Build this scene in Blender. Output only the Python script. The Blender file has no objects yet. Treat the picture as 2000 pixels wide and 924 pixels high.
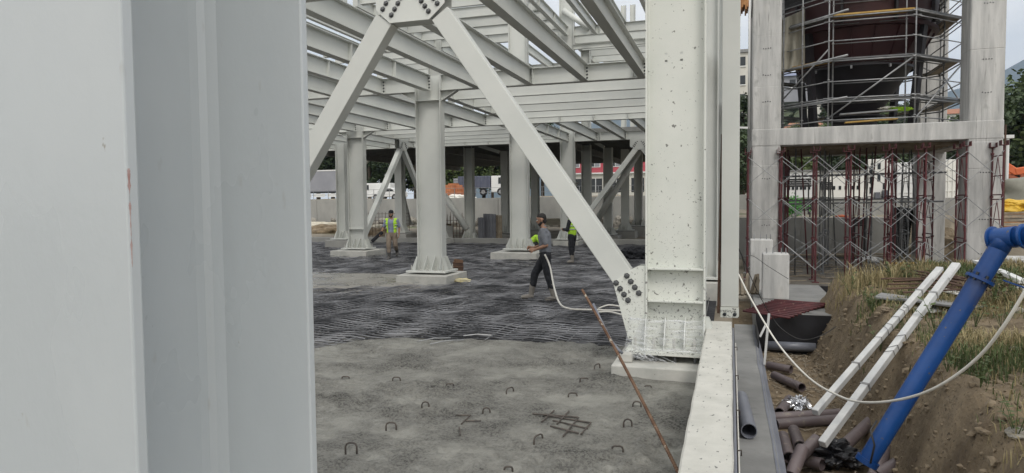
import bpy, bmesh, math, random
from mathutils import Vector, Matrix, noise as mnoise
rnd = random.Random(7)
S = bpy.context.scene
COL = S.collection
R = math.radians
PI = math.pi

# ------------------------------------------------------------ camera
CAM_Z = 1.962; YAW = R(17.829); PITCH = R(2.809); ROLL = R(-0.554); FPX = 1329.0
_f = Vector((-math.sin(YAW)*math.cos(PITCH), math.cos(YAW)*math.cos(PITCH), -math.sin(PITCH)))
_r0 = Vector((math.cos(YAW), math.sin(YAW), 0)); _u0 = _r0.cross(_f)
_r = math.cos(ROLL)*_r0 + math.sin(ROLL)*_u0
_u = -math.sin(ROLL)*_r0 + math.cos(ROLL)*_u0
cd = bpy.data.cameras.new('camera'); cam = bpy.data.objects.new('camera', cd); COL.objects.link(cam)
m = Matrix.Identity(4)
for k in range(3):
    m[k][0] = _r[k]; m[k][1] = _u[k]; m[k][2] = -_f[k]
m[2][3] = CAM_Z
cam.matrix_world = m
cd.sensor_fit = 'HORIZONTAL'; cd.sensor_width = 36.0; cd.lens = 36.0*FPX/2000.0
cd.clip_start = 0.05; cd.clip_end = 12000
S.camera = cam

# ------------------------------------------------------------ world, sun, exposure
SUN_EL, SUN_AZ = R(50), R(146)      # azimuth clockwise from +Y: behind and to the right
w = bpy.data.worlds.new('World'); S.world = w; w.use_nodes = True
nt = w.node_tree; nt.nodes.clear()
out = nt.nodes.new('ShaderNodeOutputWorld'); bg = nt.nodes.new('ShaderNodeBackground')
sky = nt.nodes.new('ShaderNodeTexSky'); sky.sky_type = 'NISHITA'; sky.sun_disc = False
sky.sun_elevation = SUN_EL; sky.sun_rotation = SUN_AZ; sky.air_density = 1.0; sky.dust_density = 1.6; sky.altitude = 100
tc = nt.nodes.new('ShaderNodeTexCoord'); mp = nt.nodes.new('ShaderNodeMapping'); mp.inputs['Scale'].default_value = (1.0, 1.0, 2.6)
nz = nt.nodes.new('ShaderNodeTexNoise'); nz.inputs['Scale'].default_value = 2.2; nz.inputs['Detail'].default_value = 7; nz.inputs['Roughness'].default_value = .55
rp = nt.nodes.new('ShaderNodeValToRGB'); rp.color_ramp.elements[0].position = .36; rp.color_ramp.elements[1].position = .60
rp.color_ramp.elements[0].color = (.55, .55, .55, 1)
mx = nt.nodes.new('ShaderNodeMix'); mx.data_type = 'RGBA'
mx.inputs[7].default_value = (15.2, 14.9, 14.4, 1)
nt.links.new(tc.outputs['Generated'], mp.inputs[0]); nt.links.new(mp.outputs[0], nz.inputs['Vector'])
nt.links.new(nz.outputs['Fac'], rp.inputs[0]); nt.links.new(rp.outputs[0], mx.inputs[0])
nt.links.new(sky.outputs[0], mx.inputs[6]); nt.links.new(mx.outputs[2], bg.inputs[0])
bg.inputs[1].default_value = 0.088
nt.links.new(bg.outputs[0], out.inputs[0])
sl = bpy.data.lights.new('sun', 'SUN'); sl.energy = 1.65; sl.angle = R(18); sl.color = (1, .96, .9)
so = bpy.data.objects.new('sun', sl); COL.objects.link(so)
_d = -Vector((math.sin(SUN_AZ)*math.cos(SUN_EL), math.cos(SUN_AZ)*math.cos(SUN_EL), math.sin(SUN_EL)))
so.rotation_euler = _d.to_track_quat('-Z', 'Y').to_euler()
S.view_settings.view_transform = 'Standard'; S.view_settings.look = 'None'
S.view_settings.gamma = 1; S.view_settings.use_curve_mapping = False
S.view_settings.exposure = 0.0
S.render.engine = 'CYCLES'

# ------------------------------------------------------------ helpers
def at(u, v, x=None, y=None, z=None):
    """photo pixel -> point on the plane x=, y= or z= (metres)"""
    d = (u-1000)/FPX*_r - (v-462)/FPX*_u + _f
    c = Vector((0, 0, CAM_Z))
    if z is not None: t = (z-c.z)/d.z
    elif y is not None: t = (y-c.y)/d.y
    else: t = (x-c.x)/d.x
    return c+d*t

MATS = {}
def mat(name, c1, c2=None, scale=4.0, rough=.6, metal=0.0, bump=0.0, bscale=None, stretch=(1, 1, 1), detail=5, lo=.35, hi=.65, rvar=0.0, spots=None, bdist=.02, spec=.5, rnd_amt=0.0):
    m = bpy.data.materials.new(name); m.use_nodes = True; t = m.node_tree; b = t.nodes['Principled BSDF']
    N = t.nodes.new; L = t.links.new
    b.inputs['Roughness'].default_value = rough; b.inputs['Metallic'].default_value = metal
    b.inputs['Specular IOR Level'].default_value = spec
    co = N('ShaderNodeTexCoord'); mpn = N('ShaderNodeMapping'); mpn.inputs['Scale'].default_value = stretch
    L(co.outputs['Object'], mpn.inputs[0])
    colsock = None
    if c2 is None: b.inputs['Base Color'].default_value = (*c1, 1)
    else:
        n = N('ShaderNodeTexNoise'); n.inputs['Scale'].default_value = scale; n.inputs['Detail'].default_value = detail; n.inputs['Roughness'].default_value = .6
        L(mpn.outputs[0], n.inputs['Vector'])
        r = N('ShaderNodeValToRGB'); r.color_ramp.elements[0].position = lo; r.color_ramp.elements[1].position = hi
        r.color_ramp.elements[0].color = (*c1, 1); r.color_ramp.elements[1].color = (*c2, 1)
        L(n.outputs['Fac'], r.inputs[0]); colsock = r.outputs[0]
        if rvar:
            mr = N('ShaderNodeMapRange'); mr.inputs['From Min'].default_value = lo; mr.inputs['From Max'].default_value = hi
            mr.inputs['To Min'].default_value = max(.03, rough-rvar); mr.inputs['To Max'].default_value = rough+rvar
            L(n.outputs['Fac'], mr.inputs[0]); L(mr.outputs[0], b.inputs['Roughness'])
    if spots:            # list of (scale, threshold, colour, stretch, soft)
        for (sc, th, sc_col, st, soft) in spots:
            mp2 = N('ShaderNodeMapping'); mp2.inputs['Scale'].default_value = st; L(co.outputs['Object'], mp2.inputs[0])
            n2 = N('ShaderNodeTexNoise'); n2.inputs['Scale'].default_value = sc; n2.inputs['Detail'].default_value = 3; n2.inputs['Roughness'].default_value = .55
            L(mp2.outputs[0], n2.inputs['Vector'])
            r2 = N('ShaderNodeValToRGB'); r2.color_ramp.elements[0].position = th; r2.color_ramp.elements[1].position = min(1, th+soft)
            L(n2.outputs['Fac'], r2.inputs[0])
            mm = N('ShaderNodeMix'); mm.data_type = 'RGBA'; L(r2.outputs[0], mm.inputs[0])
            if colsock is not None: L(colsock, mm.inputs[6])
            else: mm.inputs[6].default_value = (*c1, 1)
            mm.inputs[7].default_value = (*sc_col, 1); colsock = mm.outputs[2]
    if rnd_amt:
        oi = N('ShaderNodeObjectInfo'); hv = N('ShaderNodeHueSaturation'); mr2 = N('ShaderNodeMapRange')
        mr2.inputs['To Min'].default_value = 1-rnd_amt; mr2.inputs['To Max'].default_value = 1+rnd_amt
        L(oi.outputs['Random'], mr2.inputs[0]); L(mr2.outputs[0], hv.inputs['Value'])
        if colsock is not None: L(colsock, hv.inputs['Color'])
        else: hv.inputs['Color'].default_value = (*c1, 1)
        colsock = hv.outputs[0]
    if colsock is not None: L(colsock, b.inputs['Base Color'])
    if bump:
        nb = N('ShaderNodeTexNoise'); nb.inputs['Scale'].default_value = bscale or scale*4; nb.inputs['Detail'].default_value = 8; nb.inputs['Roughness'].default_value = .65
        L(mpn.outputs[0], nb.inputs['Vector'])
        bp = N('ShaderNodeBump'); bp.inputs['Strength'].default_value = bump; bp.inputs['Distance'].default_value = bdist
        L(nb.outputs['Fac'], bp.inputs['Height']); L(bp.outputs[0], b.inputs['Normal'])
    MATS[name] = m
    return m

class MB:
    def __init__(s): s.v = []; s.f = []
    def add(s, vs, fs):
        o = len(s.v); s.v += [tuple(x) for x in vs]; s.f += [tuple(i+o for i in f) for f in fs]
    def box(s, c, d, M=None):
        x, y, z = d[0]/2, d[1]/2, d[2]/2
        vs = [Vector((a*x, b*y, e*z)) for e in (-1, 1) for b in (-1, 1) for a in (-1, 1)]
        if M is not None: vs = [M @ q for q in vs]
        c = Vector(c); s.add([q+c for q in vs], [(0, 2, 3, 1), (4, 5, 7, 6), (0, 1, 5, 4), (2, 6, 7, 3), (0, 4, 6, 2), (1, 3, 7, 5)])
        return s
    def lo_hi(s, a, b): return s.box([(a[k]+b[k])/2 for k in range(3)], [abs(b[k]-a[k]) for k in range(3)])
    def prism(s, poly, off):
        """closed polygon (3D points) extruded by vector off"""
        n = len(poly); P = [Vector(q) for q in poly]; o = Vector(off)
        s.add(P+[q+o for q in P], [tuple(reversed(range(n))), tuple(range(n, 2*n))]+[(i, (i+1) % n, n+(i+1) % n, n+i) for i in range(n)])
        return s
    def tube(s, path, r, n=8, caps=True):
        P = [Vector(q) for q in path]; rs = r if isinstance(r, (list, tuple)) else [r]*len(P)
        rings = []; prev = None
        for i, q in enumerate(P):
            t = (P[min(i+1, len(P)-1)]-P[max(i-1, 0)]).normalized()
            if prev is None:
                a = Vector((0, 0, 1)) if abs(t.z) < .9 else Vector((1, 0, 0)); prev = t.cross(a).normalized()
            x = (prev-t*prev.dot(t)).normalized(); prev = x; y = t.cross(x)
            rings.append([q+x*(rs[i]*math.cos(2*PI*k/n))+y*(rs[i]*math.sin(2*PI*k/n)) for k in range(n)])
        o = len(s.v)
        for g in rings: s.v += [tuple(q) for q in g]
        for i in range(len(P)-1):
            for k in range(n):
                a = o+i*n+k; b = o+i*n+(k+1) % n; s.f.append((a, b, b+n, a+n))
        if caps:
            s.f.append(tuple(reversed(range(o, o+n)))); s.f.append(tuple(range(o+(len(P)-1)*n, o+len(P)*n)))
        return s
    def pipe(s, a, b, ro, ri, n=16):
        """open hollow pipe between two points"""
        a = Vector(a); b = Vector(b); t = (b-a).normalized()
        x = t.cross(Vector((0, 0, 1)) if abs(t.z) < .9 else Vector((1, 0, 0))).normalized(); y = t.cross(x); o = len(s.v)
        for q, r in ((a, ro), (b, ro), (b, ri), (a, ri)):
            s.v += [tuple(q+x*(r*math.cos(2*PI*k/n))+y*(r*math.sin(2*PI*k/n))) for k in range(n)]
        for j in range(4):
            for k in range(n):
                k2 = (k+1) % n; j2 = (j+1) % 4; s.f.append((o+j*n+k, o+j*n+k2, o+j2*n+k2, o+j2*n+k))
        return s
    def bar(s, a, b, wd, ht, up=(0, 0, 1)):
        """rectangular bar from a to b"""
        a = Vector(a); b = Vector(b); t = (b-a); L = t.length; t.normalize(); u = Vector(up)
        x = t.cross(u).normalized(); y = x.cross(t)
        M = Matrix((x, t, y)).transposed()
        return s.box((a+b)/2, (wd, L, ht), M)
    def lathe(s, prof, n=32, c=(0, 0, 0)):
        o = len(s.v)
        for r, z in prof: s.v += [(c[0]+r*math.cos(2*PI*k/n), c[1]+r*math.sin(2*PI*k/n), c[2]+z) for k in range(n)]
        for i in range(len(prof)-1):
            for k in range(n):
                k2 = (k+1) % n; s.f.append((o+i*n+k, o+i*n+k2, o+(i+1)*n+k2, o+(i+1)*n+k))
        return s
    def mesh(s, name, mt, smooth=False):
        me = bpy.data.meshes.new(name); me.from_pydata(s.v, [], s.f); me.validate(clean_customdata=False)
        if mt is not None: me.materials.append(MATS[mt] if isinstance(mt, str) else mt)
        if smooth: me.polygons.foreach_set('use_smooth', [True]*len(me.polygons))
        me.update(); return me
    def build(s, name, mt, parent=None, smooth=False, loc=None):
        return link(name, s.mesh(name, mt, smooth), parent, loc)

def link(name, data, parent=None, loc=None, rot=None):
    o = bpy.data.objects.new(name, data); COL.objects.link(o)
    if parent is not None: o.parent = parent
    if loc is not None: o.location = loc
    if rot is not None: o.rotation_euler = rot
    return o
def tag(o, label=None, cat=None, group=None, kind=None):
    if label: o['label'] = label
    if cat: o['category'] = cat
    if group: o['group'] = group
    if kind: o['kind'] = kind
    return o
def thing(name, label, cat, loc=(0, 0, 0), rotz=0, group=None):
    o = bpy.data.objects.new(name, None); COL.objects.link(o); o.location = loc; o.rotation_euler = (0, 0, rotz)
    o.empty_display_size = .1
    return tag(o, label, cat, group)
def copy_tree(o, parent=None):
    c = o.copy(); COL.objects.link(c); c.parent = parent
    for ch in list(o.children): copy_tree(ch, c)
    return c
def bevel(o, wd=.006, seg=2):
    b = o.modifiers.new('bevel', 'BEVEL'); b.width = wd; b.segments = seg; b.limit_method = 'ANGLE'; b.angle_limit = R(40)
    return o
def nz3(x, y, z=0.0): return mnoise.noise(Vector((x, y, z)))
def fbm(x, y, z=0.0, o=4):
    a = 0; k = 1
    for i in range(o): a += nz3(x*2**i, y*2**i, z+i*7.3)*k; k *= .5
    return a
def sstep(a, b, x):
    t = max(0, min(1, (x-a)/(b-a))); return t*t*(3-2*t)

# ------------------------------------------------------------ materials
STEEL = (.60, .62, .59)
mat('steel', (.53, .545, .515), (.595, .605, .57), scale=.9, rough=.42, bump=.04, bscale=30, rnd_amt=.09,
    spots=[(2.2, .70, (.50, .50, .46), (1, 1, .25), .15)])
mat('steel_dirty', (.60, .62, .57), (.67, .68, .63), scale=1.2, rough=.48, bump=.05, bscale=30,
    spots=[(16, .675, (.20, .20, .18), (1, 1, .8), .03), (38, .70, (.14, .14, .13), (1, 1, .8), .03), (1.4, .62, (.50, .50, .44), (1, 1, .3), .2)])
mat('steel_near', (.465, .50, .515), (.53, .56, .57), scale=1.6, rough=.33, bump=.22, bscale=24, bdist=.004, rvar=.07, stretch=(1, 1, .5),
    spots=[(42, .75, (.30, .29, .26), (1, 1, .6), .03), (3.5, .50, (.48, .515, .53), (1, 1, .12), .35), (26, .70, (.42, .435, .43), (1, 1, .35), .08)])
mat('red_scuff', (.36, .20, .18), (.48, .36, .34), scale=60, rough=.6)
mat('bolt', (.09, .095, .10), (.14, .14, .14), scale=40, rough=.45, metal=.6)
mat('bolt_dark', (.03, .035, .04), rough=.5, metal=.4)
mat('plinth', (.40, .40, .37), (.52, .51, .47), scale=3, rough=.85, bump=.25, bscale=35, spots=[(22, .70, (.22, .21, .19), (1, 1, 1), .05)])
mat('wall_white', (.45, .445, .40), (.545, .535, .485), scale=4, rough=.85, bump=.3, bscale=40,
    spots=[(24, .64, (.16, .16, .15), (1, .45, 1), .04), (7, .67, (.33, .32, .28), (1, .35, 1), .08)])
def concrete_mat():
    m = bpy.data.materials.new('wet_concrete'); m.use_nodes = True; t = m.node_tree; b = t.nodes['Principled BSDF']; N = t.nodes.new; L = t.links.new
    co = N('ShaderNodeTexCoord')
    def noise(sc, det, ro=.6, vec=None):
        n = N('ShaderNodeTexNoise'); n.inputs['Scale'].default_value = sc; n.inputs['Detail'].default_value = det; n.inputs['Roughness'].default_value = ro; L(vec or co.outputs['Object'], n.inputs['Vector']); return n.outputs['Fac']
    def ramp(f, a, b_, c0=(0, 0, 0, 1), c1=(1, 1, 1, 1)):
        r = N('ShaderNodeValToRGB'); r.color_ramp.elements[0].position = a; r.color_ramp.elements[1].position = b_; r.color_ramp.elements[0].color = c0; r.color_ramp.elements[1].color = c1; L(f, r.inputs[0]); return r.outputs[0]
    def mathn(op, a, b_):
        n = N('ShaderNodeMath'); n.operation = op
        for k, q in enumerate((a, b_)):
            if isinstance(q, (int, float)): n.inputs[k].default_value = q
            else: L(q, n.inputs[k])
        return n.outputs[0]
    def mix(f, a, b_):
        n = N('ShaderNodeMix'); n.data_type = 'RGBA'; L(f, n.inputs[0])
        for k, q in ((6, a), (7, b_)):
            if isinstance(q, tuple): n.inputs[k].default_value = (*q, 1)
            else: L(q, n.inputs[k])
        return n.outputs[2]
    base = ramp(noise(1.7, 9, .7), .34, .66, (.185, .181, .160, 1), (.255, .250, .221, 1))
    area = ramp(noise(1.1, 9, .74), .43, .61)                 # raked, stony areas
    grit = ramp(noise(40, 6, .75), .48, .56)
    pits = ramp(noise(19, 8, .85), .56, .62)
    dark = mix(mathn('MULTIPLY', mathn('MULTIPLY', area, grit), .9), base, (.035, .033, .029))
    dark = mix(mathn('MULTIPLY', mathn('MULTIPLY', pits, mathn('ADD', area, .25)), .8), dark, (.065, .062, .054))
    rn = N('ShaderNodeTexNoise'); rn.noise_type = 'RIDGED_MULTIFRACTAL'; rn.inputs['Scale'].default_value = 1.5; rn.inputs['Detail'].default_value = 5; rn.inputs['Distortion'].default_value = .8; L(co.outputs['Object'], rn.inputs['Vector'])
    rid = ramp(rn.outputs['Fac'], .72, .95)
    dark = mix(mathn('MULTIPLY', mathn('MULTIPLY', rid, noise(3, 4)), .95), dark, (.055, .053, .047))
    fine = mix(mathn('MULTIPLY', ramp(noise(90, 3, .7), .60, .68), .35), dark, (.30, .29, .26))
    L(fine, b.inputs['Base Color'])
    rr = N('ShaderNodeMapRange'); rr.inputs['To Min'].default_value = .42; rr.inputs['To Max'].default_value = .85; L(area, rr.inputs[0]); L(rr.outputs[0], b.inputs['Roughness'])
    h = mathn('ADD', mathn('MULTIPLY', rid, -.5), mathn('MULTIPLY', mathn('MULTIPLY', noise(40, 8, .8), mathn('ADD', area, .10)), 1.0))
    h = mathn('ADD', h, mathn('MULTIPLY', noise(7, 6, .6), .9))
    bp = N('ShaderNodeBump'); bp.inputs['Strength'].default_value = .9; bp.inputs['Distance'].default_value = .05; L(h, bp.inputs['Height']); L(bp.outputs[0], b.inputs['Normal'])
    MATS['wet_concrete'] = m
concrete_mat()
def splatter(m):
    t = m.node_tree; N = t.nodes.new; L = t.links.new; b = t.nodes['Principled BSDF']; src = b.inputs['Base Color'].links[0].from_socket
    co = N('ShaderNodeTexCoord'); sx = N('ShaderNodeSeparateXYZ'); L(co.outputs['Object'], sx.inputs[0])
    for sc, lo_, hi_ in ((11, .56, .80), (30, .55, .74), (60, .58, .74)):
        n = N('ShaderNodeTexNoise'); n.inputs['Scale'].default_value = sc; n.inputs['Detail'].default_value = 4; n.inputs['Roughness'].default_value = .6; n.inputs['Distortion'].default_value = .4; L(co.outputs['Object'], n.inputs['Vector'])
        th = N('ShaderNodeMapRange'); th.inputs['From Min'].default_value = .3; th.inputs['From Max'].default_value = 3.6; th.inputs['To Min'].default_value = lo_+.05; th.inputs['To Max'].default_value = hi_; L(sx.outputs['Z'], th.inputs[0])
        gt = N('ShaderNodeMath'); gt.operation = 'SUBTRACT'; L(n.outputs['Fac'], gt.inputs[0]); L(th.outputs[0], gt.inputs[1])
        sc_ = N('ShaderNodeMath'); sc_.operation = 'MULTIPLY'; sc_.use_clamp = True; sc_.inputs[1].default_value = 40; L(gt.outputs[0], sc_.inputs[0])
        mx_ = N('ShaderNodeMix'); mx_.data_type = 'RGBA'; L(sc_.outputs[0], mx_.inputs[0]); L(src, mx_.inputs[6]); mx_.inputs[7].default_value = (.19, .19, .175, 1); src = mx_.outputs[2]
    L(src, b.inputs['Base Color'])
splatter(MATS['steel_dirty'])
mat('wet_patch', (.20, .19, .165), (.29, .275, .245), scale=1.4, rough=.32, rvar=.24, bump=.25, bscale=14, lo=.3, hi=.7)
mat('mat_bed', (.008, .008, .010), (.026, .026, .030), scale=2.5, rough=.8, bump=.6, bscale=7, bdist=.1)
mat('rebar', (.045, .046, .050), (.34, .34, .35), scale=1.1, rough=.42, metal=.45, lo=.40, hi=.66)
mat('rebar_loop', (.05, .045, .04), (.12, .10, .085), scale=20, rough=.6, metal=.3)
mat('rust', (.115, .060, .036), (.20, .12, .075), scale=9, rough=.85, bump=.4, bscale=60, spots=[(13, .60, (.42, .38, .31), (1, 1, 1), .05)])
mat('rust_dark', (.060, .036, .027), (.115, .066, .044), scale=6, rough=.85, bump=.3)
mat('hose_white', (.62, .60, .54), (.70, .68, .62), scale=9, rough=.5)
mat('cable_dark', (.03, .03, .03), rough=.5)
mat('pvc_brown', (.110, .088, .090), (.150, .120, .120), scale=3, rough=.42, spots=[(12, .62, (.21, .18, .15), (1, 1, 1), .1)], rnd_amt=.12)
mat('pvc_grey', (.15, .16, .19), (.20, .21, .24), scale=3, rough=.4)
mat('blue_paint', (.004, .040, .165), (.008, .065, .245), scale=2.0, rough=.38, bump=.06, bscale=18,
    spots=[(7, .66, (.020, .030, .10), (1, 1, 1), .06), (26, .68, (.12, .10, .08), (1, 1, 1), .04), (3.0, .60, (.05, .06, .11), (1, 1, .6), .2)])
mat('white_tube', (.46, .47, .47), (.58, .58, .565), scale=5, rough=.45, spots=[(20, .68, (.36, .34, .29), (1, 1, 1), .06)])
mat('earth', (.125, .092, .056), (.270, .210, .135), scale=2.2, rough=.95, bump=.9, bscale=11, bdist=.06, detail=9,
    spots=[(30, .60, (.07, .052, .034), (1, 1, 1), .1), (6, .66, (.27, .22, .15), (1, 1, 1), .1)])
mat('clod', (.14, .108, .070), (.27, .215, .145), scale=7, rough=.95, bump=.7, bscale=25, rnd_amt=.2)
mat('grass_green', (.045, .070, .018), (.105, .135, .045), scale=.9, rough=.7)
mat('grass_dry', (.22, .18, .085), (.36, .30, .16), scale=.9, rough=.8)
mat('membrane', (.012, .012, .014), (.022, .022, .026), scale=3, rough=.45, bump=.15, bscale=5)
mat('footing', (.17, .17, .165), (.25, .25, .24), scale=1.5, rough=.9, bump=.2, bscale=20, spots=[(10, .62, (.12, .12, .12), (.3, 1, 1), .1)])
mat('concrete', (.36, .36, .35), (.56, .555, .535), scale=1.6, rough=.9, bump=.35, bscale=14, stretch=(3.2, 3.2, .35), detail=8,
    spots=[(9, .62, (.30, .298, .285), (2.2, 2.2, .14), .10), (4, .60, (.36, .36, .345), (1, 1, .5), .1), (30, .71, (.15, .15, .14), (1, 1, 1), .02), (1.2, .60, (.56, .54, .50), (1, 1, .6), .15)])
mat('concrete_wall', (.25, .25, .235), (.36, .355, .33), scale=.6, rough=.9, bump=.2, bscale=8, stretch=(1, 1, .5))
mat('oxide_red', (.062, .014, .018), (.110, .024, .027), scale=6, rough=.6, rnd_amt=.18, spots=[(14, .64, (.20, .12, .09), (1, 1, .5), .06)])
mat('galv', (.22, .225, .23), (.34, .345, .35), scale=7, rough=.42, metal=.35, rnd_amt=.12)
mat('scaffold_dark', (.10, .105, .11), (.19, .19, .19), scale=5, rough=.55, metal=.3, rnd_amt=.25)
mat('hopper_black', (.009, .008, .010), (.020, .016, .020), scale=1.2, rough=.55, bump=.06, bscale=4)
mat('hopper_red', (.026, .008, .010), (.046, .013, .015), scale=1.0, rough=.55, spots=[(6, .65, (.035, .012, .016), (1, 1, 1), .1)])
mat('plank_yellow', (.38, .23, .05), (.48, .31, .09), scale=6, rough=.7)
mat('plank', (.20, .165, .12), (.34, .29, .22), scale=5, rough=.85, rnd_amt=.25, bump=.2)
mat('timber_orange', (.33, .15, .06), (.46, .24, .10), scale=6, rough=.8, rnd_amt=.25)
mat('cloth_beige', (.30, .285, .235), (.38, .36, .30), scale=2, rough=.9)
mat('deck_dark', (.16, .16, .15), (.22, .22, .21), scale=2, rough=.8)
mat('skin', (.30, .165, .105), (.36, .205, .135), scale=9, rough=.55)
mat('hair', (.012, .010, .009), (.022, .018, .016), scale=60, rough=.7, bump=.5, bscale=120, bdist=.006)
mat('shirt_grey', (.155, .165, .185), (.205, .215, .235), scale=6, rough=.9, bump=.5, bscale=10, bdist=.02)
mat('shirt_blue', (.20, .225, .33), (.26, .285, .39), scale=6, rough=.9, bump=.5, bscale=10, bdist=.02)
mat('cloth_black', (.010, .011, .014), (.022, .023, .028), scale=7, rough=.9, bump=.5, bscale=9, bdist=.02)
mat('cloth_khaki', (.21, .165, .125), (.28, .23, .18), scale=7, rough=.9, bump=.5, bscale=9, bdist=.02)
mat('boot', (.17, .155, .135), (.26, .24, .21), scale=6, rough=.75, bump=.3)
mat('boot_dark', (.06, .058, .055), (.11, .105, .10), scale=6, rough=.75, bump=.3)
mat('hivis', (.42, .72, .04), (.50, .82, .06), scale=5, rough=.7, bump=.3, bscale=9)
mat('reflective', (.50, .52, .52), rough=.35)
mat('bark', (.06, .045, .033), (.11, .085, .06), scale=5, rough=.95, bump=.6)
mat('leaf_dark', (.018, .034, .013), (.055, .085, .030), scale=.55, rough=.65, detail=6, rnd_amt=.2)
mat('leaf_mid', (.045, .075, .022), (.125, .165, .058), scale=.6, rough=.65, detail=6, rnd_amt=.2)
mat('brick_orange', (.42, .15, .065), (.50, .20, .09), scale=3, rough=.85, rnd_amt=.15)
mat('lorry_grey', (.24, .245, .27), (.29, .295, .32), scale=.5, rough=.6)
mat('paint_white', (.66, .67, .66), (.74, .74, .72), scale=1, rough=.45)
mat('paint_white_b', (.70, .69, .64), (.77, .76, .71), scale=.8, rough=.6)
mat('glass_dark', (.016, .02, .024), rough=.12)
mat('tyre', (.014, .014, .015), rough=.85)
mat('container_blue', (.075, .085, .125), (.10, .11, .15), scale=2, rough=.6)
mat('wall_red', (.44, .075, .10), (.52, .10, .125), scale=1, rough=.8)
mat('wall_cream', (.55, .53, .47), (.63, .61, .55), scale=.5, rough=.85, rnd_amt=.1)
mat('roof_blue', (.16, .19, .28), (.20, .23, .33), scale=1, rough=.6)
mat('roof_tile', (.30, .13, .08), (.38, .18, .11), scale=1, rough=.85)
mat('yellow', (.62, .38, .03), (.70, .45, .05), scale=4, rough=.6)
mat('orange', (.55, .11, .03), (.62, .15, .05), scale=4, rough=.55)
mat('tarp_olive', (.20, .20, .165), (.27, .265, .225), scale=1.5, rough=.85, bump=.3, bscale=4)
mat('corrugated', (.012, .012, .013), (.02, .02, .021), scale=6, rough=.5)
mat('green_paint', (.05, .22, .03), (.08, .30, .05), scale=6, rough=.6)
mat('ground', (.16, .135, .10), (.28, .245, .19), scale=.35, rough=.95, bump=.5, bscale=3, bdist=.08, detail=9, spots=[(1.3, .58, (.36, .32, .25), (1, 1, 1), .15), (.16, .55, (.10, .115, .055), (1, 1, 1), .12)])
mat('hill_green', (.030, .048, .020), (.085, .10, .045), scale=.05, rough=.95, detail=10, spots=[(.12, .62, (.17, .15, .09), (1, 1, 1), .08)])
mat('mountain', (.035, .060, .060), (.060, .085, .080), scale=.004, rough=1, detail=8)
mat('foil', (.75, .76, .78), rough=.22, metal=.95)
mat('black_plastic', (.010, .010, .012), rough=.32)
mat('foam', (.60, .52, .27), (.68, .61, .38), scale=12, rough=.8, bump=.6)
mat('text_black', (.02, .02, .02), rough=.7)
mat('grey_sheet', (.20, .20, .20), (.27, .27, .265), scale=3, rough=.8)
mat('mud', (.075, .066, .054), (.15, .135, .112), scale=1.2, rough=.95, bump=.5, bscale=9, bdist=.05)
mat('stone', (.20, .185, .155), (.33, .31, .27), scale=3, rough=.95, bump=.5, rnd_amt=.3)
mat('form_panel', (.09, .095, .11), (.135, .14, .155), scale=1.5, rough=.7, rnd_amt=.2)
# clear stretch film: a thin sheet, partly see-through
fm = bpy.data.materials.new('film'); fm.use_nodes = True; ft = fm.node_tree; fb = ft.nodes['Principled BSDF']
fb.inputs['Base Color'].default_value = (.86, .88, .90, 1); fb.inputs['Roughness'].default_value = .22
ftr = ft.nodes.new('ShaderNodeBsdfTransparent'); fmx = ft.nodes.new('ShaderNodeMixShader'); fnz = ft.nodes.new('ShaderNodeTexNoise')
fco = ft.nodes.new('ShaderNodeTexCoord'); fmp = ft.nodes.new('ShaderNodeMapping'); fmp.inputs['Scale'].default_value = (2, 2, 16)
ft.links.new(fco.outputs['Object'], fmp.inputs[0]); ft.links.new(fmp.outputs[0], fnz.inputs['Vector']); fnz.inputs['Scale'].default_value = 2.5; fnz.inputs['Detail'].default_value = 6
fr = ft.nodes.new('ShaderNodeMapRange'); fr.inputs['From Min'].default_value = .38; fr.inputs['From Max'].default_value = .68; fr.inputs['To Min'].default_value = .03; fr.inputs['To Max'].default_value = .40
ft.links.new(fnz.outputs['Fac'], fr.inputs[0]); ft.links.new(fr.outputs[0], fmx.inputs[0])
ft.links.new(ftr.outputs[0], fmx.inputs[1]); ft.links.new(fb.outputs[0], fmx.inputs[2]); ft.links.new(fmx.outputs[0], ft.nodes['Material Output'].inputs['Surface'])
MATS['film'] = fm
# ============================================================ GROUND
def gz(x, y):
    n = fbm(x*.5, y*.5, 3.1)
    if x < .05:
        b = -.30 if y < 33 else -.22+.10*n
        return b + (2.45+.3*n-b)*sstep(55.5, 56.5, y) if y > 33 else b
    if y < 19:
        floor = -.55+.035*fbm(x*2.2, y*2.2, 1)
        crest_x = 1.76+.16*fbm(y*.45, 5.0, 2)+.07*nz3(y*2.3, 1.0)
        foot_x = 1.22+.10*nz3(y*.6, 9)
        t = max(0, min(1, (x-foot_x)/(crest_x-foot_x))); t = .5*t+.5*t*t*(3-2*t)
        face = math.sin(PI*max(0, min(1, (x-foot_x)/(crest_x-foot_x+.5))))
        plateau = .54+.28*sstep(1.8, 3.4, x)+.05*fbm(x*.9, y*.9, 8)
        h = floor+(plateau-floor)*t + face*(.13*fbm(x*2.4, y*1.7, 4)+.07*fbm(x*6, y*6, 6, 3)) + t*(1-face)*.03*fbm(x*3, y*3, 2)
        e = sstep(13.0+.5*nz3(x*.8, 3), 15.2, y)
        return h*(1-e)+(-.28+.03*n)*e
    if y < 27.3: return -.24+.05*fbm(x*1.2, y*1.2, 2)
    r = 1.25+.10*n*sstep(28.5, 33, y)
    return r + (3.4-r)*sstep(62, 95, y)
xs = [-3000, -1200, -500, -200, -90, -60]+[-45+k*3 for k in range(15)]+[0.04]
xs += [.05+.065*k for k in range(98)]+[6.6+.5*k for k in range(18)]+[16+4*k for k in range(10)]+[60, 80, 120, 200, 400, 900, 3000]
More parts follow.
